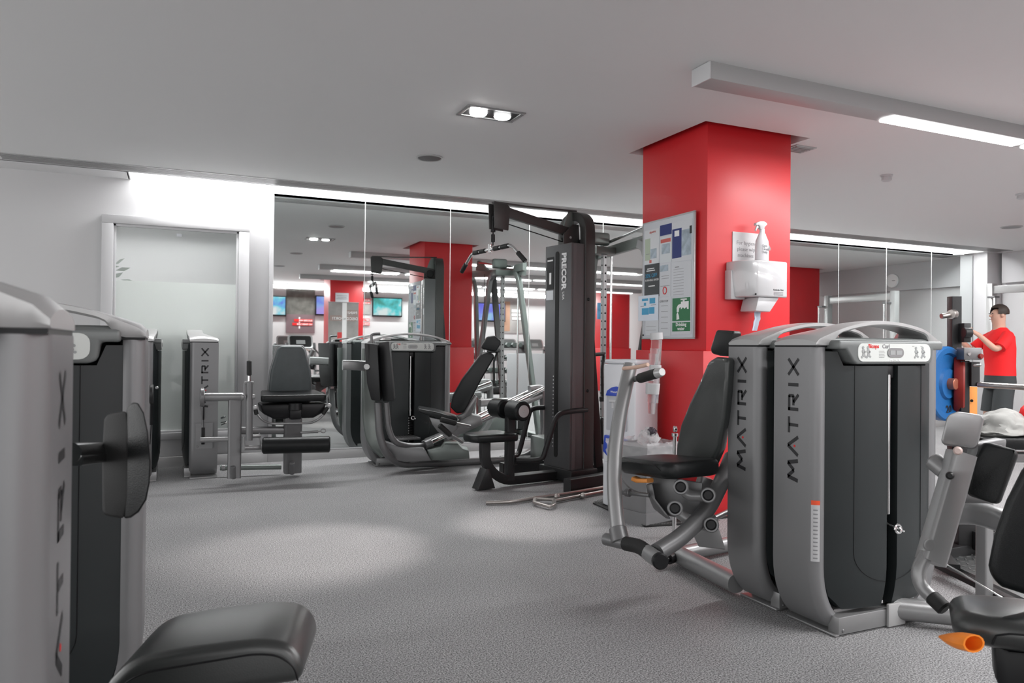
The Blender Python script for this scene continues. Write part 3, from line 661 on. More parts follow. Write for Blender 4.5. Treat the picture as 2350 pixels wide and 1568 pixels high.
# backrest plane
def screen_slab(pts, depth, dnear, dfar, th, bv, m_, name, root, seg=4, xr=None):
    """a thick cushion whose front face runs from depth dnear (left) to dfar (right)"""
    b = NB(); xs = [p[0] for p in pts]; xa, xb = min(xs), max(xs)
    A = []
    for p in pts:
        d = dnear+(dfar-dnear)*(p[0]-xa)/max(1, xb-xa); k = fw+rt2*((p[0]-1175)/1710)-up2*((p[1]-784)/1710); A.append(Vector((0, 0, H_CAM))+k*d)
    off = Vector(sight(sum(p[0] for p in pts)/len(pts), sum(p[1] for p in pts)/len(pts))).normalized()*th if depth is None else Vector(depth)*th
    A_ = [b.verts.new(p) for p in A]; B_ = [b.verts.new(p+off) for p in A]; b.faces.new(A_); b.faces.new(B_[::-1])
    for i in range(len(A_)): b.faces.new((A_[i], B_[i], B_[(i+1) % len(A_)], A_[(i+1) % len(A_)]))
    bmesh.ops.recalc_face_normals(b, faces=b.faces); bev(b, bv, seg, 30); return obj(name, b, m_, root)
screen_slab([(1623, 830), (1606, 870), (1580, 925), (1560, 975), (1551, 1020), (1549, 1045), (1556, 1066), (1578, 1075), (1628, 1080), (1650, 1030), (1662, 960), (1668, 900), (1672, 822), (1640, 820)], (.92, .35, 0), 4.12, 3.72, .09, .026, mat('creased_black_leather', (.028, .032, .031), .38, 0, .4, 420, coat=.3, spec=.7), 'backrest', R2)
screen_slab([(1643, 757), (1629, 800), (1632, 812), (1650, 817), (1678, 819), (1684, 760)], (.92, .35, 0), 4.0, 3.8, .09, .02, leather, 'headrest', R2)
b = NB(); tube(b, [(2.564, 3.184, 0.588), (2.515, 3.207, 0.414), (2.474, 3.193, 0.317)], .045, .02, sq=(.09, .07, .015)); obj('back_post', b, silver, R2)
screen_slab([(1492, 1093), (1496, 1110), (1484, 1116), (1484, 1128), (1496, 1160), (1524, 1182), (1560, 1190), (1600, 1180), (1612, 1140), (1612, 1108), (1560, 1100)], None, 3.85, 3.70, .05, .006, silver_dk, 'seat_carriage_plate', R2, 2)
screen_slab([(1482, 1112), (1497, 1108), (1500, 1124), (1504, 1145), (1528, 1176), (1540, 1192), (1528, 1190), (1500, 1168), (1486, 1135)], None, 3.78, 3.70, .08, .008, silver_dk, 'seat_guide', R2, 2)
for p, q in (((1562, 1118), (1625, 1137)), ((1549, 1167), (1632, 1205))):
    b = NB(); tube(b, [PD(p[0], p[1], 3.68), PD(p[0]+18, p[1]+20, 3.66), PD(q[0]-14, q[1]+2, 3.62), PD(q[0], q[1], 3.6)], .026, .04); lk = obj('linkage_bar', b, silver, R2)
    for r_ in (p, q):
        b = NB(); cyl(b, PD(r_[0], r_[1], 3.64), PD(r_[0], r_[1], 3.56), .037, bv=.004); obj('linkage_hub', b, silver_dk, lk)
        b = NB(); cyl(b, PD(r_[0], r_[1], 3.565), PD(r_[0], r_[1], 3.545), .027, .022); obj('hub_cap', b, blk, lk)
b = NB(); sweep(b, [(2.132, 3.213, 0.603), (2.143, 3.186, 0.596), (2.161, 3.113, 0.607)], rrect(.05, .022, .009), (0, 0, 1)); obj('seat_lever', b, orange_p, R2, label='orange seat lever under the front edge')
# floor frame
b = NB(); tube(b, [(2.693, 3.595, 0.06), (2.638, 3.027, 0.06)], .05, 0, sq=(.10, .095, .04)); obj('floor_rail', b, silver, R2)
b = NB(); tube(b, [(2.721, 3.603, 0.055), (3.165, 3.674, 0.055)], .045, 0); obj('floor_rail', b, silver, R2)
b = NB(); cyl(b, (2.588, 3.541, 0.055), (2.636, 3.56, 0.055), .03); cyl(b, (2.549, 3.52, 0.055), (2.588, 3.541, 0.055), .016); obj('floor_foot', b, blk, R2)
screen_slab([(1585, 1215), (1603, 1255), (1665, 1262), (1650, 1215), (1640, 1198), (1600, 1192)], None, 3.72, 3.62, .09, .006, silver, 'gusset_leg', R2, 2)
b = NB(); tube(b, [(2.509, 3.045, 0.403), (2.703, 3.123, 0.421)], .014, 0); cyl(b, (2.487, 3.055, 0.389), (2.519, 3.041, 0.403), .022); obj('adjuster_rod', b, silver, R2)
b = NB(); tube(b, [(2.072, 3.241, 0.53), (2.091, 3.21, 0.532), (2.146, 3.098, 0.537)], .011, .01); cyl(b, (2.089, 3.222, 0.532), (2.098, 3.196, 0.534), .02); tube(b, [(2.069, 3.241, 0.607), (2.097, 3.218, 0.561), (2.13, 3.182, 0.538), (2.142, 3.1, 0.544)], .0035, .1, n=8); obj('hinge_rod', b, silver_dk, R2)

# ------------------------------------------------------------ leg press machine
R3 = thing('leg_press_machine', 'leg press machine by the mirrors with ribbed footplates and low looping frame', 'gym machine', (2.25, 7.62, 0))
tower(R3, 2.28, 7.74, 0, Wd=.93, D=.28, words=('Leg', ' Press', .04), pin=.50, face_text=())
yp = 7.2
b = NB(); tube(b, [(1.798, 7.2, 0.709), (1.818, 7.2, 0.383), (1.877, 7.2, 0.21), (2.043, 7.3, 0.074), (2.603, 7.45, 0.034), (3.732, 7.45, 0.025)], .038, .2); obj('floor_loop_tube', b, silver_dk, R3)
b = NB(); tube(b, [(1.88, 7.2, 0.707), (1.905, 7.2, 0.444), (1.968, 7.2, 0.309), (2.116, 7.25, 0.261), (2.344, 7.35, 0.242)], .030, .12); obj('inner_loop_tube', b, silver_dk, R3)
b = NB(); tube(b, [(1.831, 7.75, 1.235), (1.839, 7.75, 0.503), (1.876, 7.7, 0.256), (1.999, 7.65, 0.143)], .04, .2, sq=(.06, .14, .02)); obj('footplate_frame', b, green_met, R3)
b = NB(); tube(b, [(1.715, 7.4, 1.062), (1.55, 7.4, 1.071), (1.49, 7.4, 1.071)], .03, .05, sq=(.05, .10, .02)); obj('side_arm', b, silver, R3)
for pts in ([(836, 787), (866, 790), (873, 922), (852, 919), (842, 880)], [(869, 786), (893, 783), (905, 921), (878, 922), (870, 850)]):
    screen_slab(pts, (.3, .95, 0), 7.15, 7.05, .30, .012, foam, 'footplate', R3, 2)
b = NB(); 
for x_ in (845, 853, 861, 876, 884, 892): tube(b, [PY(x_, 790, 7.06), PY(x_+10, 918, 7.06)], .008, 0, n=8)
obj('footplate_rib', b, foam, R3)
b = NB(); tube(b, [(1.755, 7.3, 1.28), (1.75, 7.3, 1.375), (1.793, 7.3, 1.384), (1.837, 7.3, 1.385)], .014, .03); obj('top_hook', b, silver_dk, R3)
b = NB(); cyl(b, (1.674, 7.15, 1.06), (1.651, 7.05, 1.063), .03, .028); obj('round_badge', b, silver_cap, R3)
rf = [Vector((2.56, 7.25, 0.661)), Vector((2.916, 7.35, 1.292))]
screen_slab([(1033, 935), (1038, 912), (1060, 872), (1104, 812), (1116, 808), (1132, 812), (1135, 820), (1105, 872), (1072, 935), (1064, 948), (1048, 950)], (.35, .94, 0), 7.3, 7.05, .32, .022, leather, 'back_pad', R3)
screen_slab([(1104, 796), (1119, 772), (1135, 770), (1150, 783), (1149, 790), (1138, 808), (1108, 802)], (.35, .94, 0), 7.2, 7.05, .30, .014, leather, 'headrest', R3)
screen_slab([(957, 944), (960, 938), (1000, 945), (1050, 960), (1050, 967), (1020, 966), (970, 950)], (.3, .95, 0), 7.3, 7.2, .38, .012, leather, 'seat', R3)
screen_slab([(985, 958), (1046, 970), (1050, 985), (1030, 1002), (1005, 992), (992, 975)], (.3, .95, 0), 7.3, 7.25, .2, .006, silver_dk, 'seat_bracket', R3, 2)
for p0, p1, e in (((1011, 963), (1046, 972), (1078, 978)), ((1008, 976), (1034, 999), (1061, 1015))):
    grip('handle_grip', PY(*((1011, 963)), 7.0) if False else ((2.276, 6.7, 0.574) if p0[1] == 963 else (2.263, 6.7, 0.521)), ((2.429, 6.7, 0.532) if p0[1] == 963 else (2.378, 6.7, 0.422)), .026, R3)
    b = NB(); tube(b, [(2.429, 6.7, 0.532), (2.61, 6.8, 0.49)] if p0[1] == 963 else [(2.378, 6.7, 0.422), (2.535, 6.8, 0.336)], .016, 0); obj('handle_rod', b, silver, R3)
for dy in (0, .16):
    b = NB(); tube(b, [Vector((2.328, 7.3, 0.254))+Vector((0, dy, 0)), Vector((3.779, 7.55, 0.792))+Vector((0, dy, 0))], .028, 0); obj('guide_rail', b, chrome, R3)
b = NB(); tube(b, [(2.369, 7.4, 0.276), (3.826, 7.62, 0.728)], .04, 0, sq=(.10, .06, .02)); obj('rail_beam', b, silver, R3)
b = NB(); cyl(b, (2.319, 7.3, 0.254), (2.388, 7.3, 0.278), .047); obj('rail_socket', b, silver_dk, R3)
screen_slab([(1013, 998), (1030, 1010), (1108, 974), (1104, 956), (1080, 952), (1040, 975)], (.3, .95, 0), 7.4, 7.4, .2, .008, silver, 'carriage', R3, 2)
screen_slab([(1048, 956), (1062, 950), (1090, 905), (1096, 912), (1080, 958), (1060, 972)], (.3, .95, 0), 7.42, 7.42, .1, .006, silver, 'pad_support', R3, 2)
screen_slab([(881, 1014), (884, 1035), (905, 1056), (930, 1061), (990, 1058), (972, 1030), (930, 1028), (905, 1022)], (.3, .95, 0), 7.4, 7.45, .12, .006, silver_dk, 'frame_web', R3, 2)
screen_slab([(988, 1058), (1078, 1053), (1076, 1034), (1062, 1030), (1052, 1019), (1020, 1019), (1012, 1030), (980, 1034)], (.3, .95, 0), 7.5, 7.5, .3, .01, green_met, 'floor_mount', R3, 2)
b = NB(); M_ = frame((2.041, 7.45, 0.302), (1, .05, 0), (0, 0, 1)); box(b, 0, .28, 0, .3, -.012, .012, M_, .006)
for k in range(9): box(b, .02+k*.028, .03+k*.028, .01, .29, .012, .016, M_)
obj('step_plate', b, silver_dk, R3)
b = NB(); tube(b, [(3.106, 7.8, 0.631), (3.592, 7.8, 0.645)], .05, 0, sq=(.12, .08, .02)); obj('rear_crossbeam', b, silver, R3)
b = NB(); tube(b, [(3.634, 7.6, 0.791), (3.81, 7.6, 0.814), (3.826, 7.6, 0.257), (3.642, 7.6, 0.043), (3.293, 7.6, 0.013)], .045, .15, sq=(.09, .07, .02)); obj('rear_frame', b, silver, R3)
for q in (1022, 1037):
    pass
b = NB(); cyl(b, (2.589, 7.45, 0.035), (2.627, 7.45, 0.033), .044); cyl(b, (2.657, 7.45, 0.036), (2.691, 7.45, 0.034), .044); parts('tube_collar', b, silver_dk, R3)

# ------------------------------------------------------------ leg extension machine
R4 = thing('leg_extension_machine', 'silver leg extension machine with grey backrest and long black ankle roller beside the window', 'gym machine', (.24, 7.95, 0))
M4 = tower(R4, .235-.125, 8.0, -90, Wd=.76, face_text=(1,))
M5_ = T(.235, 7.62)
yf_ = 7.60
b = NB(); box(b, .12, .36, yf_-.02, yf_+.1, .0, .014, None, .004); obj('foot_bracket', b, silver, R4)
b = NB(); prism(b, [(.165, .28), (.315, .28), (.315, .52), (.25, .52), (.165, .52)], yf_-.004, yf_, 'Y', None, .0); mp = obj('cover_plate', b, silver_face, R4)
b = NB()
for q in ((.18, .30), (.30, .30), (.18, .50), (.30, .50), (.28, .78), (.28, .69)): cyl(b, (q[0], yf_-.004, q[1]), (q[0], yf_-.012, q[1]), .011, .008, .002, 8)
parts('bolt', b, silver, mp)
b = NB(); box(b, .215, .245, yf_-.012, yf_-.002, .32, .48, None, .004); box(b, .225, .24, yf_-.014, yf_-.002, .55, .70, None, .004); tube(b, [(.232, yf_-.02, .56), (.236, yf_-.02, .46)], .003, 0, n=6); obj('cable_slot', b, blk, R4)
b = NB(); cyl(b, (0.19, 7.22, 0.789), (0.226, 7.22, 0.789), .085, bv=.006); obj('cable_pulley', b, silver_dk, R4)
b = NB(); tube(b, [(0.193, 7.3, 0.721), (0.213, 7.35, 0.61), (0.212, 7.4, 0.526)], .006, .05, n=8); obj('pulley_cable', b, silver, R4)
b = NB(); tube(b, [(0.222, 7.22, 0.791), (0.552, 7.2, 0.788)], .038, 0); obj('upper_tube', b, silver, R4)
b = NB(); tube(b, [(0.198, 7.22, 0.408), (0.445, 7.2, 0.407)], .024, 0); obj('lower_tube', b, silver, R4)
b = NB(); tube(b, [(0.483, 7.22, 0.76), (0.483, 7.2, 0.279), (0.481, 7.18, 0.054)], .05, 0, sq=(.115, .08, .02), upv=(0, 1, 0)); obj('front_post', b, silver_dk, R4)
b = NB(); cyl(b, (0.474, 7.14, 0.061), (0.467, 7.1, 0.173), .022); cyl(b, (0.471, 7.14, 0.018), (0.471, 7.14, 0.038), .024); parts('post_foot', b, silver_dk, R4)
b = NB(); tube(b, [(0.587, 7.0, 0.928), (0.592, 7.0, 0.413)], .029, 0); la = obj('lever_arm', b, silver_dk, R4)
b = NB(); cyl(b, (0.543, 7.0, 0.925), (0.623, 7.0, 0.924), .015); cyl(b, (0.522, 7.0, 0.801), (0.544, 7.0, 0.801), .028); cyl(b, (0.61, 7.0, 0.8), (0.636, 7.0, 0.799), .022); tube(b, [(0.54, 6.97, 0.922), (0.538, 6.97, 0.845), (0.553, 6.97, 0.799)], .004, .02, n=8); obj('arm_joint', b, silver, la)
grip('arm_grip', (0.586, 7.0, 0.99), (0.584, 7.0, 1.122), .021, R4)
b = NB(); cyl(b, (0.586, 7.0, 0.936), (0.586, 7.0, 0.99), .014); cyl(b, (0.584, 7.0, 1.118), (0.584, 7.0, 1.153), .019, .013); cyl(b, (0.584, 7.0, 1.153), (0.584, 7.0, 1.168), .008); parts('handle_shaft', b, chrome, R4)
b = NB(); tube(b, [(0.548, 7.0, 0.446), (0.549, 7.0, 0.334)], .006, 0); cyl(b, (0.549, 7.0, 0.349), (0.701, 7.05, 0.34), .022); cyl(b, (0.614, 7.0, 0.447), (0.689, 7.05, 0.442), .017); tube(b, [(0.68, 7.04, 0.471), (0.689, 7.04, 0.33)], .006, 0); obj('roller_linkage', b, silver, R4)
b = NB(); cyl(b, (0.697, 7.05, 0.355), (0.709, 7.05, 0.355), .045); obj('roller_flange', b, silver, R4)
b = NB(); cyl(b, (0.709, 7.05, 0.355), (1.295, 6.95, 0.353), .075, bv=.012, n=32); obj('ankle_roller', b, leather, R4)
bx = Vector((1.039, 7.55, 0.696))
b = NB(); pad(b, back_outline(.40, .265, .54), .08, frame((1.015, 7.62, 0.721), (1, 0, 0), (0, -1, -.08)), .03); bk = obj('backrest', b, leather_g, R4)
b = NB(); pad(b, back_outline(.425, .29, .56), .05, frame((1.023, 7.68, 0.708), (1, 0, 0), (0, -1, -.08)), .015); obj('backrest_rim', b, silver_dk, bk)
b = NB(); sM = frame((1.006, 7.22, 0.733), (1, 0, 0), (0, -.06, 1)); pad(b, [(-.30, .0), (-.28, -.03), (.28, -.03), (.30, 0), (.26, .40), (-.26, .40)], .065, sM, .026); obj('seat', b, leather, R4)
b = NB(); prism(b, [(-.30, -.005), (.30, -.005), (.28, -.09), (.18, -.145), (-.18, -.145), (-.28, -.09)], .0, .34, 'Y', frame((1.009, 7.24, 0.715), (1, 0, 0), (0, 0, 1)), .02); obj('seat_pan', b, blk, R4)
b = NB(); tube(b, [(1.006, 7.3, 0.611), (1.022, 7.4, 0.046)], .07, 0, sq=(.165, .12, .03), upv=(0, 1, 0)); obj('rear_post', b, silver_dk, R4)
b = NB(); cyl(b, (1.021, 7.24, 0.653), (1.021, 7.24, 0.719), .065, .06); box(b, -.055, .055, -.03, .03, -.10, 0, T(*(1.02, 7.23, 0.666)), .015); obj('post_collar', b, blk, R4)
b = NB(); cyl(b, (1.007, 7.32, 0.043), (0.998, 7.26, 0.155), .024); parts('post_foot', b, silver_dk, R4)
b = NB(); tube(b, [(0.54, 7.3, 0.472), (0.951, 7.35, 0.451)], .05, 0, sq=(.10, .07, .02)); obj('cross_beam', b, silver_dk, R4)
b = NB(); tube(b, [(0.383, 7.6, 0.09), (0.939, 7.55, 0.074)], .025, 0); obj('floor_tube', b, green_met, R4)
b = NB(); cyl(b, (0.395, 7.6, 0.089), (0.43, 7.6, 0.091), .03); cyl(b, (0.547, 7.5, 0.108), (0.575, 7.5, 0.106), .022); cyl(b, (0.909, 7.5, 0.1), (0.941, 7.5, 0.09), .03); parts('tube_joint', b, silver, R4)
b = NB(); tube(b, [(0.675, 7.2, 0.629), (0.721, 7.2, 0.568), (0.804, 7.25, 0.528), (1.173, 7.25, 0.524), (1.225, 7.2, 0.556), (1.298, 7.2, 0.628)], .011, .06); hbar = obj('handle_bar', b, silver, R4)
for p, q in (((0.671, 7.2, 0.622), (0.659, 7.2, 0.67)), ((1.269, 7.2, 0.608), (1.314, 7.2, 0.674))): grip('side_grip', p, q, .019, R4)
for p in ((0.659, 7.2, 0.686), (1.326, 7.2, 0.69)):
    b = NB(); bmesh.ops.create_uvsphere(b, u_segments=14, v_segments=10, radius=.023, matrix=Matrix.Translation(p)); obj('grip_knob', b, silver_cap, R4)
b = NB(); tube(b, [(1.066, 7.2, 0.442), (1.218, 7.15, 0.45)], .012, 0); sweep(b, [Vector((1.266, 7.15, 0.457))+Vector((.022*math.cos(a), 0, .018*math.sin(a))) for a in [k*PI/8 for k in range(17)]], circ(.005, 8), (0, 1, 0)); cyl(b, (1.214, 7.15, 0.45), (1.246, 7.15, 0.453), .006); obj('adjuster_pin', b, silver, R4)
b = NB(); sweep(b, [(0.399, 7.85, 0.496), (0.448, 7.8, 0.507), (0.436, 7.8, 0.491), (0.402, 7.82, 0.473)], circ(.006, 8)); cyl(b, (0.4, 7.8, 0.543), (0.429, 7.75, 0.559), .01); obj('stack_selector_pin', b, chrome, R4)

# ------------------------------------------------------------ tower beside it (left) and the two near towers
R5 = thing('leg_curl_machine', 'silver weight tower partly hidden, left of the leg extension machine', 'gym machine', (-.22, 7.95, 0))
tower(R5, -.27+.07, 7.86, 90, Wd=.76, face_text=())
b = NB(); cyl(b, (-0.215, 7.15, 0.828), (-0.184, 7.15, 0.828), .085, bv=.006); obj('cable_pulley', b, blkmet, R5)
b = NB(); tube(b, [(-0.199, 7.2, 0.749), (-0.201, 7.25, 0.555)], .012, 0); tube(b, [(-0.201, 7.25, 0.555), (-0.211, 7.3, 0.377)], .004, 0, n=6); obj('cable', b, blk, R5)
b = NB()
for q in ((-0.165, 7.46, 0.867), (-0.169, 7.46, 0.647), (-0.164, 7.46, 0.481), (-0.172, 7.46, 0.258)): cyl(b, q, Vector(q)+Vector((0, -.012, 0)), .015, .01, .002, 8)
parts('bolt', b, silver, R5)

R6 = thing('seated_press_machine', 'seated machine at lower left with black pad and big glossy foreground seat', 'gym machine', (-.5, 2.1, 0))
tower(R6, -.49, 2.71, 0, face_text=(), words=('Leg', ' Curl', .04))
R7 = thing('foreground_weight_tower', 'blurred silver weight tower cut off by the left edge of the picture', 'gym machine', (-.5, .88, 0))
tower(R7, -.545, 1.11, 0, face_text=(1,))
b = NB(); f0 = (-0.181, 1.672, 1.049)
tube(b, [(-0.176, 1.56, 1.055), (-0.123, 1.833, 1.024)], .03, 0, sq=(.045, .018, .004)); tube(b, [(-0.176, 1.56, 1.069), (-0.123, 1.833, 1.034)], .02, 0); obj('pad_arm', b, chrome, R6)
screen_slab([(238, 965), (246, 950), (290, 942), (296, 1000), (294, 1140), (284, 1192), (240, 1184), (235, 1170), (234, 1050)], None, 1.50, 1.46, .08, .006, rubber, 'pad_backing', R6, 2)
b = NB(); P_ = [(290, 938), (300, 924), (316, 922), (330, 945), (340, 990), (346, 1060), (344, 1110), (336, 1150), (318, 1178), (300, 1190), (284, 1192), (288, 1060)]
screen_slab(P_, None, 1.47, 1.42, .08, .012, leather, 'shin_pad', R6)
# foreground seat
sM = frame((0, 0, 0), Vector((0.249, 1.592, 0.654))-Vector((-0.109, 1.698, 0.618)), (0, 0, 1)); sM.translation = Vector((-0.123, 1.639, 0.566))
b = NB(); prf = fillet([(0, -.01, 0), (.0, .035, 0), (.055, .082, 0), (.16, .088, 0), (.30, .086, 0), (.355, .070, 0), (.378, .030, 0), (.374, -.01, 0)], .04, 6)
prism(b, [(p.x, p.y) for p in prf], 0, .25, 'Y', sM, .020, 4); so = obj('seat', b, leather_s, R6)
b = NB(); sweep(b, fillet([sM @ Vector(p) for p in ((.004, .010, -.01), (.02, .003, .025), (.07, -.001, .055), (.29, -.001, .062), (.335, -.001, .052), (.362, .001, .025), (.366, .004, -.005))], .03), circ(.002, 6), (0, 1, 0)); obj('seam_piping', b, blk, so)
b = NB(); box(b, .10, .30, .08, .22, -.07, -.02, sM, .01); cyl(b, sM @ Vector((.17, .10, -.05)), sM @ Vector((.17, .0, -.05)), .012); obj('seat_mount', b, silver_dk, R6)
b = NB(); tube(b, [sM @ Vector((.2, .15, -.06)), sM @ Vector((.2, .15, -.45))], .04, 0, sq=(.08, .08, .01)); tube(b, [Vector((.10, 1.85, .05)), Vector((-.25, 2.1, .05))], .04, 0); obj('seat_post', b, silver_dk, R6)

# ------------------------------------------------------------ lat pulldown
LX, LY, LA = 3.284, 6.265, 10.0
R8 = thing('lat_pulldown_machine', 'tall charcoal lat pulldown tower with overhead boom and small black seat', 'gym machine', (LX, LY, 0))
ML = T(LX, LY, 0, LA)       # local x away from the seat, y towards the mirrors
def LP(u, v, z): return tuple(ML @ Vector((u, v, z)))
b = NB(); prism(b, [(0, -.20), (0, .20), (.17, .20), (.17, -.20)], .13, 2.24, 'Z', ML, .006); tw = obj('weight_cover', b, precor_face, R8)
b = NB(); prism(b, [(p[0]-.03, p[1]+1.2) for p in rrect(.055, 1.95, .027, 6)], -.003, .01, 'X', ML @ Matrix.Translation((0, .04, 0)), 0); obj('weight_slot', b, blk_gap, R8, flat=True)
b = NB(); prism(b, [(-.03, .1), (-.03, 2.22), (.01, 2.24), (.01, .1)], -.205, -.2, 'Y', ML @ Matrix.Translation((.05, 0, 0)), 0); obj('edge_strip', b, precor_face, R8)
b = NB()
for k in range(20): box(b, -.004, -.002, .05, .058, .32+k*.035, .330+k*.035, ML)
obj('weight_numbers', b, text_w, R8, flat=True)
text('PRECOR', .094, LP(-.004, -.065, 2.155), (0, 0, -1), ML.to_3x3() @ Vector((0, -1, 0)), text_w, R8, 'brand_lettering', sx=.98, bold=.004).location += Vector((0, 0, 0))
text('USA', .042, LP(-.004, -.075, 1.79), (0, 0, -1), ML.to_3x3() @ Vector((0, -1, 0)), text_w, R8, 'brand_lettering')
b = NB(); box(b, -.003, -.001, .065, .17, 1.82, 2.13, ML); st = obj('instruction_sticker', b, blk, R8, flat=True)
b = NB(); box(b, -.005, -.003, .075, .16, 2.09, 2.105, ML); box(b, -.005, -.003, .10, .13, 1.87, 1.98, ML); obj('sticker_print', b, text_w, st, flat=True)
obj('white_label', box(NB(), -.003, -.001, .07, .18, 1.72, 1.81, ML), paper, R8, flat=True)
# hoop frame behind the cover
b = NB(); tube(b, [LP(.22, -.17, .04), LP(.22, -.17, 2.52), LP(.22, .17, 2.52), LP(.22, .17, .04)], .16, .17, n=8, sq=(.085, .12, .008), upv=tuple(ML.to_3x3() @ Vector((1, 0, 0)))); hf = obj('hoop_frame', b, brown_met, R8)
for z in (.86, 1.72): b = NB(); cyl(b, LP(.20, -.21, z), LP(.20, -.224, z), .016, .012); obj('plug', b, blk, hf)
b = NB(); tube(b, [LP(.24, -.08, 2.30), LP(.42, -.12, .12)], .03, 0, sq=(.05, .08, .006)); obj('back_brace', b, blkmet, R8)
b = NB(); prism(b, [(.02, 2.20), (.02, 2.34), (.13, 2.44), (.2, 2.44), (.22, 2.20)], -.06, -.045, 'Y', ML, .003); prism(b, [(.02, 2.20), (.02, 2.34), (.13, 2.44), (.2, 2.44), (.22, 2.20)], .03, .045, 'Y', ML, .003); parts('pulley_plate', b, brown_met, R8)
b = NB(); cyl(b, LP(.10, -.045, 2.33), LP(.10, .03, 2.33), .055); obj('pulley', b, blk, R8)
b = NB(); cyl(b, LP(.10, -.06, 2.31), LP(.10, -.066, 2.31), .012); cyl(b, LP(-.665, -.05, 2.44), LP(-.665, -.056, 2.44), .012); parts('pivot_bolt', b, silver_cap, R8)
# boom
b = NB(); tube(b, [LP(-.70, -.005, 2.50), LP(.15, -.005, 2.36)], .03, 0, sq=(.05, .085, .004)); obj('boom', b, brown_met, R8)
b = NB(); tube(b, [LP(-.74, -.005, 2.555), LP(-.4, -.005, 2.555), LP(.2, -.005, 2.575)], .03, .0, sq=(.05, .014, .002)); obj('top_strap', b, brown_met, R8)
b = NB(); prism(b, [(.04, 2.36), (.10, 2.53), (.13, 2.57), (.16, 2.57), (.19, 2.40)], -.012, .012, 'Y', ML, .002); obj('boom_gusset', b, green_met, R8)
for v in (-.05, .038):
    b = NB(); prism(b, [(-.76, 2.55), (-.75, 2.32), (-.60, 2.31), (-.585, 2.52), (-.62, 2.55)], v, v+.012, 'Y', ML, .006); obj('head_plate', b, brown_met, R8)
b = NB(); cyl(b, LP(-.68, -.034, 2.43), LP(-.68, .034, 2.43), .055); obj('head_pulley', b, blk, R8)
b = NB(); tube(b, [LP(-.62, 0, 2.385), LP(.06, 0, 2.27)], .005, 0, n=8); cyl(b, LP(-.735, 0, 2.43), LP(-.735, 0, 2.17), .006, n=10); obj('pull_cable', b, blk, R8)
b = NB(); cyl(b, LP(-.735, 0, 2.27), LP(-.735, 0, 2.20), .018); cyl(b, LP(-.735, 0, 2.31), LP(-.735, 0, 2.29), .022); obj('cable_stop', b, blk, R8)
# seat
b = NB(); M_ = ML @ T(-.75, 0); pad(b, [(-.20, -.13), (.14, -.19), (.2, -.17), (.2, .17), (.14, .19), (-.20, .13), (-.23, .06), (-.23, -.06)], .07, M_ @ Matrix.Translation((0, 0, .43)), .022); obj('seat', b, leather, R8)
b = NB(); tube(b, [LP(-.80, 0, .43), LP(-.80, 0, .22), LP(-.62, 0, .065), LP(.1, 0, .06)], .03, .22, sq=(.07, .085, .006), upv=(-1, 0, 0)); obj('seat_support', b, blkmet, R8)
b = NB(); prism(b, [(-.815, .19), (-.90, .012), (-.72, .012), (-.785, .19)], -.055, .055, 'Y', ML, .004); obj('seat_foot', b, blkmet, R8)
b = NB(); tube(b, [LP(-.535, 0, .70), LP(-.535, 0, .06)], .03, 0, sq=(.085, .07, .006), upv=(1, 0, 0)); obj('roller_post', b, blkmet, R8)
for v0, v1 in ((-.24, -.045), (.045, .24)):
    b = NB(); cyl(b, LP(-.55, v0, .70), LP(-.55, v1, .70), .088, bv=.016, n=32); rl = obj('thigh_roller', b, leather, R8)
    if v0 < 0: b = NB(); cyl(b, LP(-.55, v0+.003, .70), LP(-.55, v0-.004, .70), .055); cyl(b, LP(-.55, v0-.003, .70), LP(-.55, v0-.010, .70), .012); obj('roller_end_disc', b, silver_cap, rl)
for s_, du in ((-1, 0), (1, -.12)):
    b = NB(); tube(b, [LP(-.50, s_*.06, .245), LP(-.36, s_*.16, .245), LP(-.30, s_*.19, .26), LP(-.16, s_*.21, .66), LP(.02+du, s_*.21, .68), LP(.20, s_*.20, .68)], .024, .12); obj('side_handle', b, blkmet, R8)
b = NB(); box(b, -.525, -.47, -.05, .05, .20, .29, ML, .006); obj('handle_bracket', b, blkmet, R8)
b = NB(); tube(b, [LP(-.28, -.52, .065), LP(.22, -.46, .065), LP(.48, -.30, .065), LP(.48, .30, .065), LP(.22, .46, .065), LP(-.28, .52, .065)], .05, .22, sq=(.09, .12, .008)); obj('floor_frame', b, blkmet, R8)
b = NB(); box(b, -.02, .30, -.25, .25, .02, .13, ML, .01); obj('tower_base', b, blkmet, R8)
# bar
LB = thing('lat_bar', 'chrome lat bar with black grips hanging from the cable of the tall tower', 'pull bar', (2.557, 6.161, 2.14))
pa, pb, pe, pf = (2.516, 6.538, 2.14), (2.602, 5.829, 2.14), (2.486, 6.74, 1.98), (2.673, 5.691, 1.99)
b = NB(); tube(b, [pe, pa, pb, pf], .0135, .05); obj('bar', b, chrome, LB)
va, vb, ve, vf = Vector(pa), Vector(pb), Vector(pe), Vector(pf)
for p, q in ((va.lerp(vb, .05), va.lerp(vb, .19)), (va.lerp(vb, .22), va.lerp(vb, .36)), (va.lerp(vb, .58), va.lerp(vb, .72)), (va.lerp(vb, .76), va.lerp(vb, .93)), (va.lerp(ve, .55), ve), (vb.lerp(vf, .45), vf)): grip('bar_grip', p, q, .021, LB)
hook = Vector(LP(-.735, 0, 2.17)); mid = va.lerp(vb, .48)
b = NB(); tube(b, [hook, mid+Vector((0, 0, .02))], .006, 0, n=8); cyl(b, mid+Vector((0, 0, .05)), mid-Vector((0, 0, .03)), .018); obj('snap_hook', b, chrome, LB)
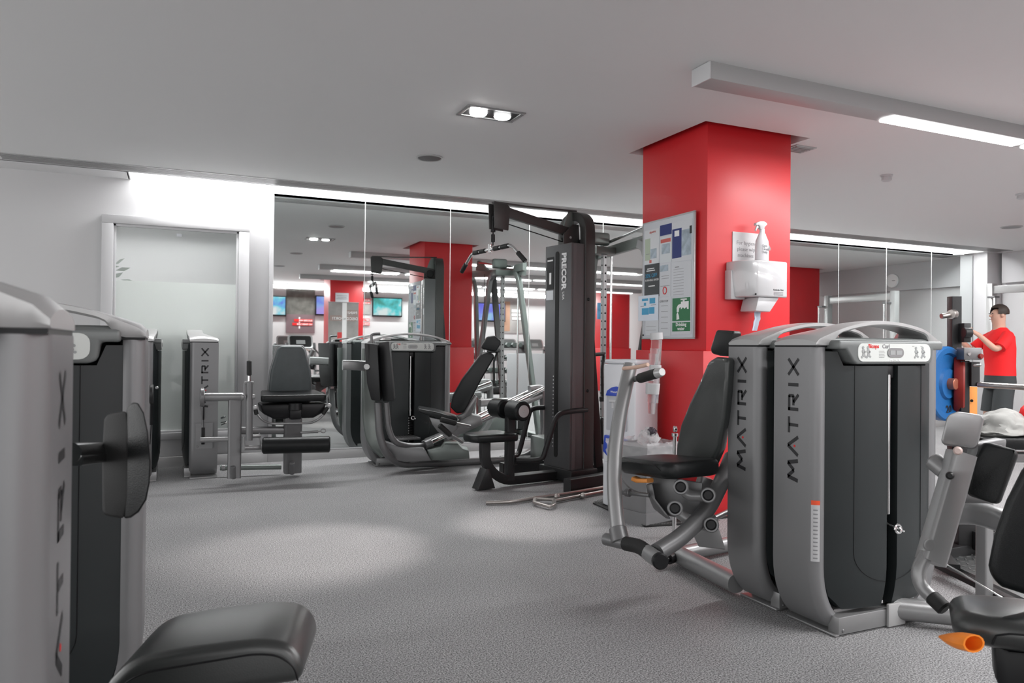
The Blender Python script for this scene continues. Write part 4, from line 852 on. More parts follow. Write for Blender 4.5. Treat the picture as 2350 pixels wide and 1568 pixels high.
# bars on the floor
TB = thing('triceps_bar', 'worn steel cable attachment bar lying on the floor, its squared grip to the left', 'cable bar', (2.73, 5.405, 0.02), 'steel bars lying by the lat tower')
b = NB(); tube(b, [(2.262, 5.518, 0.02), (2.447, 5.462, 0.02), (2.718, 5.54, 0.02), (3.041, 5.609, 0.02), (3.504, 5.745, 0.02)], .015, .1); obj('shaft', b, worn, TB)
TB2 = thing('triceps_bar', 'worn steel double bar lying in front, with a D shaped handle loop at its end', 'cable bar', (2.719, 5.266, 0.02), 'steel bars lying by the lat tower')
b = NB(); tube(b, [(2.803, 5.376, 0.02), (3.143, 5.489, 0.02), (3.423, 5.583, 0.02)], .015, .05); obj('shaft', b, worn, TB2)
b = NB(); tube(b, [(2.804, 5.379, 0.03), (2.674, 5.467, 0.03), (2.608, 5.347, 0.03), (2.651, 5.157, 0.03), (2.719, 5.215, 0.03), (2.796, 5.363, 0.03)], .012, .015, sq=(.03, .022, .006)); obj('handle_loop', b, worn, TB2)
for c_ in ((1278, 1140), (1338, 1138)):
    b = NB(); bmesh.ops.create_uvsphere(b, u_segments=12, v_segments=8, radius=.026, matrix=Matrix.Translation((3.102, 5.432, 0.03) if c_[0] == 1338 else (2.881, 5.48, 0.03))); obj('swivel', b, worn, TB2)

# ------------------------------------------------------------ cable crossover behind the tower
R9 = thing('cable_crossover_frame', 'tall pale grey cable crossover frame between the lat tower and the red column', 'gym machine', (4.3, 6.2, 0))
b = NB(); tube(b, [(4.33, 7.55, 2.30), (4.50, 4.88, 2.49)], .05, 0, sq=(.06, .11, .01)); obj('top_boom', b, green_met, R9)
b = NB(); tube(b, [(4.30, 7.2, 2.40), (4.38, 5.75, 2.60)], .018, 0); obj('upper_rod', b, chrome, R9)
b = NB(); prism(b, [(5.60, 2.49), (6.15, 2.44), (5.74, 2.64), (5.66, 2.64)], 4.37, 4.41, 'X', None, .01); obj('rod_bracket', b, green_met, R9)
b = NB(); tube(b, [(4.24, 7.01, .06), (4.24, 7.01, 2.34)], .02, 0, sq=(.05, .05, .005), upv=(1, 0, 0)); ps = obj('perforated_post', b, silver, R9)
b = NB()
for k in range(24): cyl(b, (4.245, 6.986, .25+k*.087), (4.245, 6.983, .25+k*.087), .011, n=10); 
for k in range(24): cyl(b, (4.216, 7.01, .25+k*.087), (4.213, 7.01, .25+k*.087), .010, n=10); cyl(b, (4.24, 7.034, .25+k*.087), (4.24, 7.037, .25+k*.087), .010, n=10)
obj('post_holes', b, blk_gap, R9, flat=True)
b = NB(); box(b, 4.10, 4.34, 6.93, 7.09, 2.28, 2.36, None, .006); box(b, 4.08, 4.30, 6.97, 7.05, 2.38, 2.52, None, .03, 4); obj('post_bracket', b, green_met, R9)
for (x, y0, y1) in ((4.51, 5.15, 5.0), (4.30, 7.3, 7.75)):
    b = NB(); tube(b, [(x, (y0+y1)/2+.1, 2.36), (x, y0, 2.36), (x+.02, y0+(.06 if y0 < 6 else .1), 2.2), (x+.18, y1, .05)], .04, .2, sq=(.11, .06, .012), upv=(1, 0, 0)); obj('leg', b, green_met, R9)
b = NB(); tube(b, [(4.32, 6.45, 2.34), (4.32, 6.35, 2.30), (4.36, 5.5, .05)], .04, .15, sq=(.10, .06, .012), upv=(1, 0, 0)); obj('leg', b, silver, R9)
b = NB(); tube(b, [(4.42, 6.22, 2.36), (4.40, 6.82, .06)], .04, 0, sq=(.09, .05, .01), upv=(0, 1, 0)); obj('leg', b, brown_met, R9)
b = NB()
for yy in (7.15, 6.85, 6.62): tube(b, [(4.42, yy, .1), (4.42, yy, 2.3)], .013, 0, n=10)
parts('guide_rod', b, chrome, R9)
b = NB(); box(b, 4.5, 4.62, 4.9, 7.8, .01, .07, None, .01); obj('floor_beam', b, green_met, R9)
b = NB(); box(b, 4.33, 4.6, 6.7, 7.1, .08, .5, None, .01); obj('weight_stack', b, blkmet, R9)
b = NB(); tube(b, [(4.20, 6.93, 1.18), (4.16, 6.90, 1.05), (4.17, 6.90, .72)], .016, .03, n=10); cyl(b, (4.17, 6.90, .74), (4.17, 6.90, .69), .035); cyl(b, (4.22, 6.97, 1.2), (4.05, 6.9, 1.19), .02); obj('rope_handle', b, rubber, R9)
b = NB(); tube(b, [(4.20, 6.95, .50), (4.17, 6.92, .50), (4.17, 6.92, .27), (4.20, 6.95, .24)], .022, .03, n=10); obj('low_pulley', b, blk, R9)
b = NB(); tube(b, [(3.98, 6.95, 2.3), (4.0, 6.95, .3)], .004, 0, n=6); obj('crossover_cable', b, blk, R9)
obj('ottoman_base', box(NB(), 3.55, 4.15, 6.9, 7.4, .02, .30, None, .02), green_met, R9, label='low pale green weight base')

# ------------------------------------------------------------ column: board, papers, sign, dispenser
NBo = thing('notice_board', 'white pin board with papers on the shaded side of the red column', 'notice board', (3.59, 4.92, 1.35))
XB = 3.585
BM = Matrix.Translation((XB-.012, 5.262, 1.345)) @ Matrix(((0, 0, -1, 0), (-1, 0, 0, 0), (0, 1, 0, 0), (0, 0, 0, 1)))   # local x along -Y, y up, z towards -X
bw, bh = .685, .965
b = NB(); box(b, 0, bw, 0, bh, 0, .012, BM, .002); obj('panel', b, mat('board_white', (.60, .62, .66), .35, coat=.3), NBo)
b = NB()
for (a, c, e, g) in ((-.004, .008, 0, bh), (bw-.008, bw+.004, 0, bh), (-.004, bw+.004, -.004, .008), (-.004, bw+.004, bh-.008, bh+.004)): box(b, a, c, e, g, .0, .016, BM, .002)
obj('edge_trim', b, silver_cap, NBo)
b = NB()
for (x, y) in ((.02, .03), (.02, bh-.03), (bw-.025, .03), (bw-.025, bh-.03), (.24, .315), (.395, .325), (.40, .66), (.40, .92), (.26, .92), (.24, .64)): cyl(b, BM @ Vector((x, y, .012)), BM @ Vector((x, y, .022)), .007)
parts('push_pin', b, blk, NBo)
def sheet(x0, y0, x1, y1, m_, lab, bars=(), z=.0135, words=()):
    t = thing('paper_notice', lab, 'paper notice', tuple(BM @ Vector(((x0+x1)/2, y0, z))), 'papers pinned on the board')
    obj('sheet', box(NB(), x0, x1, y0, y1, z, z+.001, BM), m_, t, flat=True)
    groups = {}
    for q_i, (a, c, e, g, mm) in enumerate(bars): groups.setdefault(mm.name, (NB(), mm))[0]; box(groups[mm.name][0], a, c, e, g, z+.001, z+.0014+.0003*min(q_i, 4), BM)
    for bb_, mm in groups.values(): obj('print_block', bb_, mm, t, flat=True)
    for (w_, sz, x, y, mm) in words: text(w_, sz, BM @ Vector((x, y, z+.0028)), BM.to_3x3() @ Vector((1, 0, 0)), (0, 0, 1), mm, t, 'print_text')
    return t
navy = mat('navy_print', (.02, .035, .17), .5); cyan = mat('sky_blue_print', (.06, .33, .55), .5); dk = mat('black_poster', (.03, .033, .038), .4); pale = mat('pale_green_print', (.40, .47, .36), .5)
photo = mat('photo_print', (.35, .42, .48), .5, var=.6, vscale=18); pinkp = mat('red_print', (.55, .12, .10), .5)
sheet(.03, .62, .235, .90, mat('leaflet', (.62, .64, .66), .4), 'pale leaflet with a green panel, top left of the board', [(.035, .11, .65, .83, pale), (.115, .20, .66, .74, photo), (.05, .10, .70, .705, text_g), (.10, .13, .625, .65, pinkp)], words=[('zipwire', .03, .10, .87, pinkp)])
sheet(.245, .83, .40, .915, navy, 'small navy blue card at the top middle of the board')
sheet(.245, .61, .40, .82, mat('leaflet_b', (.60, .64, .66), .4), 'leaflet with red heading under the navy card', [(.255, .39, .77, .80, pinkp), (.27, .38, .68, .76, photo)])
sheet(.405, .60, .66, .915, paper, 'large leaflet with navy badge and running figures, top right of the board', [(.41, .53, .63, .86, navy), (.53, .65, .64, .84, photo), (.44, .50, .80, .845, text_w), (.63, .655, .80, .86, text_dk)])
sheet(.03, .345, .24, .615, dk, 'black running shoe offer poster with blue heading, left of the board', [(.07, .17, .575, .582, text_w), (.06, .18, .558, .566, text_w), (.09, .18, .43, .438, text_w)], words=[('20% OFF', .045, .045, .505, cyan), ('RUNNING SHOES', .024, .045, .475, text_w)])
sheet(.245, .335, .395, .60, paper, 'white notice with a red round symbol in the middle of the board', [(.25, .36, .54, .59, photo), (.27, .37, .50, .504, text_g), (.27, .37, .48, .484, text_g), (.26, .38, .42, .424, text_g)])
b = NB(); sweep(b, [tuple(BM @ Vector((.318+.024*math.cos(a), .385+.028*math.sin(a), .0155))) for a in [k*PI/12 for k in range(25)]], circ(.004, 6), (0, 0, 1)); obj('red_ring_symbol', b, text_r, NBo)
sheet(.40, .33, .655, .595, paper, 'white typed sheet in a glossy sleeve, right of the board', [(.43, .56, .54-.022*k, .5425-.022*k, text_g) for k in range(10)]+[(.45, .5, .555, .562, text_g)])
sheet(-.055, .15, .235, .36, mat('blue_white_sheet', (.66, .72, .80), .5), 'white sheet with blue blocks overhanging the left edge of the board', [(.0, .09, .315, .335, cyan), (.11, .19, .29, .335, cyan), (.0, .10, .20, .255, cyan), (.105, .18, .205, .26, cyan), (.03, .06, .275, .30, cyan), (-.02, .03, .27, .274, text_g), (.13, .20, .275, .279, text_g)], z=.016)
sheet(.05, .03, .235, .15, paper, 'plain white sheet at the lower left of the board', [(.06, .2, .10, .103, text_g), (.06, .2, .07, .073, text_g)])
sheet(.245, .02, .40, .325, paper, 'white typed letter at the bottom middle of the board', [(.27, .36, .26-.045*k, .264-.045*k, text_g) for k in range(5)], words=[('GYM TOP', .026, .25, .29, text_g)])
dw = thing('drinking_water_sign', 'green and white drinking water sign with a tap symbol on the board', 'sign', tuple(BM @ Vector((.5, .05, .014))))
obj('backing', box(NB(), .405, .655, .03, .325, .014, .015, BM), paper, dw, flat=True)
obj('green_field', box(NB(), .42, .645, .135, .315, .015, .0155, BM), sign_green, dw, flat=True); obj('green_band', box(NB(), .42, .645, .055, .125, .015, .0155, BM), sign_green, dw, flat=True)
b = NB()
for pts in ([(.475, .145), (.51, .15), (.505, .175), (.49, .205), (.475, .19)], [(.48, .20), (.475, .235), (.49, .26), (.52, .268), (.60, .268), (.60, .235), (.62, .235), (.62, .29), (.60, .29), (.60, .275), (.575, .28), (.572, .292), (.595, .298), (.595, .308), (.525, .300), (.525, .292), (.553, .29), (.55, .28), (.52, .275), (.54, .248), (.555, .235), (.57, .235), (.57, .245), (.535, .245), (.505, .238), (.498, .21)][:0] or [(.478, .205), (.476, .24), (.495, .262), (.53, .268), (.53, .243), (.508, .236), (.502, .205)], [(.53, .225), (.53, .285), (.625, .285), (.625, .225), (.608, .225), (.60, .243), (.575, .228), (.555, .240)], [(.552, .285), (.552, .300), (.575, .300), (.575, .285)], [(.525, .297), (.525, .307), (.602, .307), (.602, .297)]):
    bb = NB(); prism(bb, pts, .0155, .016, 'Z', BM); merge(b, bb)
obj('tap_symbol', b, text_w, dw, flat=True)
for i_, w_ in enumerate(('Drinking', 'water')): text(w_, .038, BM @ Vector((.532, .096-.032*i_, .0157)), BM.to_3x3() @ Vector((1, 0, 0)), (0, 0, 1), text_w, dw, 'sign_text', 'CENTER', bold=.0008)
# paper sign, dispenser and bottle on the front of the column
YC = 4.48
hs = thing('hygiene_sign', 'square white sign on the column partly hidden by the spray bottle', 'sign', (4.0, YC-.004, 1.93))
obj('plate', box(NB(), 3.838, 4.166, YC-.006, YC-.001, 1.93, 2.16), white, hs, flat=True)
for i_, w_ in enumerate(('For hygiene', 'please wipe', 'machines')): text(w_, .042, (3.875+.006*i_, YC-.0065, 2.065-.047*i_), (1, 0, 0), (0, 0, 1), text_g, hs, 'sign_text')
dp_ = thing('paper_towel_dispenser', 'glossy white paper roll dispenser fixed to the red column', 'dispenser', (4.0, YC-.1, 1.55))
b = NB(); sec = [(3.80, YC-.002), (3.80, YC-.06), (3.835, YC-.20), (3.88, YC-.235), (4.12, YC-.245), (4.19, YC-.21), (4.205, YC-.12), (4.205, YC-.002)]
prism(b, [(3.775, YC-.002), (3.79, YC-.15), (3.83, YC-.20), (3.90, YC-.225), (4.16, YC-.225), (4.19, YC-.205), (4.203, YC-.15), (4.205, YC-.002)], 1.655, 1.925, 'Z', None, .012, 3)
for v in b.verts:
    if v.co.z < 1.75 and v.co.x < 3.86 and v.co.y < YC-.03: v.co.x += .04
obj('cover', b, mat('glossy_white_plastic', (.50, .50, .51), .14, coat=.5), dp_)
b = NB(); prism(b, [(3.92, 1.655), (3.89, 1.55), (4.03, 1.545), (4.12, 1.655)], YC-.20, YC-.03, 'Y', None, .008); obj('outlet', b, white, dp_)
obj('back_plate', box(NB(), 3.768, 3.9, YC-.075, YC-.001, 1.64, 1.86, None, .006), white, dp_)
b = NB(); cyl(b, (3.875, YC-.212, 1.672), (3.875, YC-.222, 1.672), .007); obj('lock', b, blk, dp_)
text('Kimberly-Clark', .016, (4.035, YC-.226, 1.705), (1, -.0, 0), (0, 0, 1), text_dk, dp_, 'maker_text')
b = NB()
for k in range(3): box(b, 4.04, 4.13, YC-.2275, YC-.2245, 1.672+k*.010, 1.675+k*.010)
obj('printed_lines', b, text_g, dp_, flat=True)
b = NB(); rows = []
for j in range(8):
    z = 1.56-j*.022; w = .030-.001*j; rows.append([b.verts.new((3.985+(-w if i == 0 else w if i == 2 else 0)-.004*j*(j > 3), YC-.12+(.012 if i == 1 else 0)+.004*math.sin(j), z)) for i in range(3)])
for A, B in zip(rows, rows[1:]):
    for i in range(2): b.faces.new((A[i], A[i+1], B[i+1], B[i]))
r_ = bmesh.ops.extrude_face_region(b, geom=b.faces[:])
for v in r_['geom']:
    if isinstance(v, bmesh.types.BMVert): v.co.y += .004
obj('paper_tail', b, mat('bluish_tissue', (.50, .56, .66), .7), dp_, label='bluish paper tail hanging down')
sb = thing('spray_bottle', 'white trigger spray bottle standing on the towel dispenser', 'spray bottle', (4.02, YC-.12, 1.925))
b = NB(); lathe(b, [(0, 0), (.046, 0), (.05, .006), (.05, .12), (.046, .16), (.028, .205), (.019, .225), (.019, .25), (0, .25)], Matrix.Translation((4.02, YC-.12, 1.925)) @ Matrix.Diagonal((1.18, .75, 1, 1))); obj('bottle_body', b, mat('milky_plastic', (.58, .58, .60), .3), sb)
b = NB(); prism(b, [(-.035, .275), (-.06, .27), (-.06, .29), (-.02, .305), (.02, .308), (.045, .298), (.05, .285), (.025, .265), (.02, .245), (-.018, .245), (-.022, .268)], -.014, .014, 'Y', Matrix.Translation((4.01, YC-.12, 1.925)), .004); obj('spray_head', b, white, sb)
b = NB(); prism(b, [(-.035, .275), (-.048, .268), (-.06, .235), (-.053, .228), (-.04, .25), (-.022, .262)], -.006, .006, 'Y', Matrix.Translation((4.01, YC-.12, 1.925)), .002); obj('trigger', b, white, sb)
for i_, w_ in enumerate(('Gym', 'Cleaner', 'Only')): text(w_, .028, (3.985, YC-.1585, 2.035-.024*i_), (1, 0, 0), (0, 0, 1), text_g, sb, 'handwriting')
b = NB(); prism(b, [(0, 0), (.025, .012), (.012, .04)], YC-.160, YC-.159, 'Y', Matrix.Translation((4.045, 0, 2.01)), 0); obj('dark_mark', b, text_g, sb, flat=True)

# ------------------------------------------------------------ water cooler, cups, bin, mat
CM = Matrix.Translation((3.222, 4.845, 0.0)) @ Matrix.Rotation(math.radians(21), 4, 'Z')     # local x depth away from its front, y along its front
WC = thing('water_cooler', 'tall pale grey water cooler beside the red column', 'water cooler', (3.222, 4.845, 0.0))
b = NB(); prism(b, [(0, 0), (-.03, .08), (-.035, .16), (-.03, .24), (0, .31), (.31, .31), (.31, 0)], .02, 1.14, 'Z', CM, .012, 3); obj('body', b, cooler_m, WC)
b = NB(); prism(b, [(.01, 0), (-.03, .08), (-.035, .16), (-.03, .24), (.01, .31), (.31, .31), (.31, 0)], 1.142, 1.175, 'Z', CM, .012, 3); obj('lid', b, cooler_m, WC)
b = NB(); prism(b, [(.06, .62), (.25, .62), (.25, .89), (.22, .93), (.155, .95), (.09, .93), (.06, .89)], -.040, -.028, 'X', CM, .004); obj('tap_recess', b, mat('recess_grey', (.42, .43, .46), .4), WC)
b = NB(); prism(b, [(.055, .89), (.255, .89), (.24, .93), (.20, .955), (.155, .965), (.11, .955), (.07, .93)], -.046, -.03, 'X', CM, .003); obj('brand_badge', b, bluep, WC)
text('Waterlogic', .022, CM @ Vector((-.047, .205, .915)), CM.to_3x3() @ Vector((0, -1, 0)), (0, 0, 1), text_w, WC, 'brand_lettering')
b = NB(); cyl(b, CM @ Vector((-.03, .12, .84)), CM @ Vector((-.03, .12, .79)), .014); cyl(b, CM @ Vector((-.03, .19, .84)), CM @ Vector((-.03, .19, .79)), .014); box(b, -.05, -.03, .09, .22, .84, .86, CM, .004); obj('tap', b, white, WC)
b = NB(); prism(b, [(.05, .56), (.26, .58), (.27, .45), (.21, .40), (.155, .39), (.07, .44)], -.055, -.025, 'X', CM, .006); obj('drip_tray', b, bluep, WC)
obj('plinth', box(NB(), -.01, .30, .01, .30, .0, .02, CM), blk, WC)
CD = thing('cup_dispenser', 'clear tube cup dispenser with white caps fixed beside the cooler', 'cup dispenser', (2.889, 4.131, 0.976))
def tubeseg(nm, p, q, r0, r1, m_): b = NB(); cyl(b, p, q, r0, r1, .002); return obj(nm, b, m_, CD)
tubeseg('top_cap', (2.901, 4.123, 1.37), (2.904, 4.122, 1.324), .042, .042, white); tubeseg('clear_tube', (2.904, 4.122, 1.324), (2.885, 4.133, 0.904), .036, .036, clearp)
tubeseg('collar', (2.898, 4.126, 1.156), (2.896, 4.127, 1.092), .040, .040, white); tubeseg('outlet_cap', (2.884, 4.133, 1.034), (2.882, 4.135, 0.962), .048, .044, white)
tubeseg('wall_clip', (2.883, 4.188, 1.066), (2.906, 4.156, 1.068), .02, .02, white)
for i_, (y0, y1) in enumerate(((800, 840), (812, 855), (905, 950))):
    b = NB(); cyl(b, PD(1503-i_*3, y0, 4.95), PD(1501-i_*3, y1, 4.95), .033, .022, .001); obj('plastic_cup', b, clearp, None, ['clear plastic cup stacked at the top inside the tube dispenser', 'clear plastic cup nested below the topmost one in the tube', 'clear plastic cup poking out of the bottom of the tube dispenser'][i_], 'cup', 'cups in the dispenser')
WB = thing('waste_bin', 'grey rectangular waste bin with a clear liner bag beside the cooler', 'bin', (3.30, 4.50, 0))
BMt = Matrix.Translation((3.035, 4.415, 0.0)) @ Matrix.Rotation(math.radians(14), 4, 'Z')
def frust(bm, x0, x1, y0, y1, z0, z1, t_, M, bv=.01):
    b_ = NB(); lo = [b_.verts.new(p) for p in ((x0+t_, y0+t_, z0), (x1-t_, y0+t_, z0), (x1-t_, y1-t_, z0), (x0+t_, y1-t_, z0))]; hi = [b_.verts.new(p) for p in ((x0, y0, z1), (x1, y0, z1), (x1, y1, z1), (x0, y1, z1))]
    b_.faces.new(lo[::-1]); b_.faces.new(hi)
    for i in range(4): b_.faces.new((lo[i], lo[(i+1) % 4], hi[(i+1) % 4], hi[i]))
    bev(b_, bv); merge(bm, b_, M); return bm
obj('bin_body', frust(NB(), 0, .30, 0, .36, .01, .56, .03, BMt), binm, WB); obj('bin_base', frust(NB(), 0.01, .29, .01, .35, .0, .09, -.006, BMt), binm, WB)
def crumple(x0, x1, y0, y1, z0, z1, amp, M, seed, nx=34, nz=9):
    random.seed(seed); b_ = NB(); per = []; n = nx
    L_ = [((x0, y0), (x1, y0)), ((x1, y0), (x1, y1)), ((x1, y1), (x0, y1)), ((x0, y1), (x0, y0))]
    for (a, c) in L_:
        for k in range(n//4+2): t_ = k/(n//4+2); per.append((a[0]+(c[0]-a[0])*t_, a[1]+(c[1]-a[1])*t_))
    rows = []
    for j in range(nz+1):
        z = z0+(z1-z0)*j/nz; rows.append([b_.verts.new((p[0]+random.uniform(-amp, amp), p[1]+random.uniform(-amp, amp), z+random.uniform(-amp, amp)*.7+(.02 if j == 0 else 0)*math.sin(i_*1.3))) for i_, p in enumerate(per)])
    for A, B in zip(rows, rows[1:]):
        for i_ in range(len(per)): b_.faces.new((A[i_], A[(i_+1) % len(per)], B[(i_+1) % len(per)], B[i_]))
    b_.transform(M); return b_
b = crumple(-.018, .318, -.018, .378, .40, .59, .008, BMt, 3); bmesh.ops.subdivide_edges(b, edges=b.edges[:], cuts=1, use_grid_fill=True, smooth=.6); obj('liner_bag', b, bagm, WB)
b = NB(); bmesh.ops.create_icosphere(b, subdivisions=3, radius=.075, matrix=BMt @ Matrix.Translation((.13, .10, .61)))
for v in b.verts: v.co += Vector((random.uniform(-1, 1), random.uniform(-1, 1), random.uniform(-1, 1)))*.013
obj('crumpled_bag', b, bagm, None, 'crumpled clear plastic sheet sticking out of the grey bin', 'plastic bag')
b = NB(); bmesh.ops.create_icosphere(b, subdivisions=3, radius=.03, matrix=BMt @ Matrix.Translation((.12, .06, .66)))
for v in b.verts: v.co += Vector((random.uniform(-1, 1), random.uniform(-1, 1), random.uniform(-1, 1)))*.010
obj('wrapper', b, mat('purple_grey_wrapper', (.06, .045, .06), .4), None, 'small dark wrapper on top of the rubbish in the bin', 'wrapper')
b = NB(); vp = Vector((3.053, 4.115, 0.682)); tube(b, [Vector((vp.x, vp.y, .013)), vp], .014, 0); cyl(b, (3.044, 4.118, 0.726), (3.063, 4.11, 0.726), .022); cyl(b, (3.053, 4.115, 0.676), (3.053, 4.115, 0.7), .022); obj('water_valve', b, chrome, None, 'small chrome water valve at the foot of the red column behind the bin', 'valve')
b = NB(); MM = Matrix.Identity(4); prism(b, [(3.083, 5.241, 0.0)[:2], (3.027, 4.419, 0.0)[:2], (3.297, 4.379, 0.0)[:2], (3.909, 4.444, 0.0)[:2], (3.98, 4.45), (3.6, 4.46), (3.55, 5.3)], .001, .012, 'Z', None, .003); MT = obj('rubber_mat', b, rubber, None, 'black perforated rubber mat under the cooler and bin', 'mat')
b = NB()
for k in range(46):
    p = Vector((3.083, 5.241, 0.0)).lerp(Vector((3.027, 4.419, 0.0)), k/46); 
    for j in range(9): q = p+Vector((.03+.022*j, .012*j+.02, 0)); box(b, q.x-.005, q.x+.005, q.y-.004, q.y+.004, .0122, .015)
for k in range(50):
    p = Vector((3.027, 4.419, 0.0)).lerp(Vector((3.297, 4.379, 0.0)), k/22)
    for j in range(2): q = p+Vector((.0, .018+.02*j, 0)); box(b, q.x-.004, q.x+.004, q.y-.004, q.y+.004, .0122, .015)
obj('mat_mesh', b, mat('mat_grey', (.12, .12, .12), .5), MT, flat=True)

# ------------------------------------------------------------ free weight corner at the right
PR = thing('power_rack', 'black and orange steel power rack with plate pegs behind the curl machine', 'power rack', (4.833, 3.315, 0.0))
def bpost(nm, u0, v0, u1, v1, d, w, th, m_, bv=.004):
    """upright or level square bar between two seen points at one depth"""
    b = NB(); tube(b, [PD(u0, v0, d), PD(u1, v1, d)], .01, 0, sq=(w, th, .004), upv=(fw.x, fw.y, 0) if abs(v1-v0) > abs(u1-u0) else (0, 0, 1)); return obj(nm, b, m_, PR)
bpost('plate_upright', 2190, 681, 2190, 1215, 4.75, .062, .06, blkmet)
b = NB(); cyl(b, (4.393, 3.178, 1.486), (4.482, 3.16, 1.502), .017); cyl(b, (4.448, 3.153, 1.498), (4.487, 3.158, 1.502), .030); obj('plate_peg', b, worn, PR)
b = NB(); M_ = frame((4.524, 3.12, 1.383), rt, (0, 0, 1)); box(b, -.022, .022, -.04, .04, -.06, .06, M_, .004); cyl(b, M_ @ Vector((-.03, -.045, 0)), M_ @ Vector((.015, -.045, 0)), .032); obj('roller_bracket', b, blkmet, PR)
bpost('cross_member', 2150, 824, 2202, 822, 4.7, .05, .066, blkmet)
bpost('main_upright', 2209, 828, 2209, 1230, 4.65, .055, .06, blkmet)
b = NB(); M_ = frame((4.459, 3.041, 1.255), rt, (0, 0, 1)); box(b, -.055, .055, -.04, .04, -.04, .034, M_, .004); hb_ = obj('carriage_block', b, silver_dk, PR)
b = NB(); cyl(b, M_ @ Vector((-.025, -.04, -.004)), M_ @ Vector((-.025, -.047, -.004)), .011); cyl(b, M_ @ Vector((.03, -.04, -.006)), M_ @ Vector((.03, -.075, -.006)), .013); parts('bolt', b, chrome, hb_)
b = NB(); cyl(b, (4.486, 3.006, 1.237), (4.484, 2.975, 1.237), .016); obj('spring_knob', b, red_pl, PR, label='small red pull knob')
bpost('bar_holder', 2234, 831, 2234, 886, 4.62, .055, .045, blkmet)
b = NB(); cyl(b, (4.436, 2.997, 1.181), (4.45, 2.957, 1.184), .009); obj('holder_pin', b, chrome, PR)
b = NB(); cyl(b, (4.51, 3.019, 1.062), (4.574, 2.661, 1.056), .017); obj('steel_bar', b, worn, PR)
bpost('orange_upright', 2226, 888, 2226, 1222, 4.72, .058, .06, orange_p)
b = NB()
for v_ in (920, 1000, 1080, 1160): cyl(b, PD(2230, v_, 4.68), PD(2230, v_, 4.67), .009)
parts('adjustment_hole', b, blk, PR)
b = NB(); M_ = frame((4.365, 3.036, 0.134), rt, (0, 0, 1)); box(b, -.06, .16, -.1, .1, -.04, .16, M_, .006); box(b, .02, .14, -.14, -.1, -.05, .06, M_, .004); obj('foot_bracket', b, blkmet, PR)
b = NB(); tube(b, [(4.129, 2.978, 0.06), (5.088, 3.009, 0.06)], .03, 0, sq=(.09, .10, .006)); tube(b, [(4.155, 2.998, 0.06), (3.992, 2.801, 0.04)], .03, 0, sq=(.06, .06, .006)); obj('floor_frame', b, blkmet, PR)
for nm, u0, u1, m_, d_, lab in (('weight_plate', 2148, 2178, blue_pl, 4.66, 'blue rubber weight plate marked 20 at the left of the power rack'), ('weight_plate', 2181, 2197, red_pl, 4.80, 'dark red weight plate between the blue plate and the rack upright')):
    t = thing(nm, lab, 'weight plate', PD(u0, 880, d_), 'weight plates on the rack')
    p = Vector(PD(u0+8, 880, d_)); ax = Vector(sight(2190, 900)).cross(Vector((0, 0, 1))).normalized()
    k = (ax*.80-Vector((fw.x, fw.y, 0))*.60).normalized() if m_ is blue_pl else ax
    b = NB(); lathe(b, [(0, .0), (.225, 0), (.232, .01), (.232, .05), (.222, .06), (.19, .06), (.18, .045), (.10, .045), (.09, .06), (0, .06)], frame(p, (0, 0, 1), k), 40); obj('disc', b, m_, t)
    if m_ is blue_pl:
        b = NB(); cyl(b, p+k*.05, p+k*.10, .035); obj('hub', b, mat('copper_hub', (.45, .16, .10), .35, .6), t)
        text('20', .07, p+k*.047+Vector((0, 0, -.185))-k.cross(Vector((0, 0, 1)))*.02, Vector((0, 0, 1)).cross(k)*1, (0, 0, 1), text_dk, t, 'raised_number', 'CENTER', bold=.002)
DPm = mat('diamond_plate', (.20, .21, .21), .3, .6, .8, 70)
b = NB(); prism(b, [(4.096, 2.976, 0.0)[:2], (3.89, 2.469, 0.0)[:2], (3.759, 2.144, 0.0)[:2], (5.142, 2.935, 0.0)[:2], (4.567, 3.062, 0.0)[:2]], .002, .05, 'Z', None, .004); lp = obj('lifting_platform', b, DPm, None, 'black edged diamond plate lifting platform behind the curl seat', 'platform')
b = NB()
q0, q1 = Vector((3.941, 2.856, 0.055)), Vector((3.629, 2.107, 0.055)); tube(b, [q0, q1], .02, 0, sq=(.05, .03, .004)); obj('front_edge', b, blk, lp)
b = NB()
for i in range(14):
    for j in range(7):
        c_ = Vector((4.102, 2.879, 0.051)).lerp(Vector((3.896, 2.303, 0.051)), i/14)+Vector((.05, .02, 0))*j*1.3
        box(b, -.012, .012, -.003, .003, 0, .003, Matrix.Translation(c_) @ Matrix.Rotation(PI/4*(1 if (i+j) % 2 else -1), 4, 'Z'))
obj('tread_lugs', b, silver, lp)['kind'] = 'stuff'
t = thing('training_cone', 'small orange cone lying by the foot of the power rack', 'cone', (4.818, 3.217, 0.054))
b = NB(); cyl(b, (4.813, 3.219, 0.068), (4.962, 3.152, 0.038), .05, .02); obj('cone_body', b, orange_p, t); b = NB(); cyl(b, (4.8, 3.225, 0.059), (4.821, 3.216, 0.054), .07); obj('cone_base', b, orange_p, t)
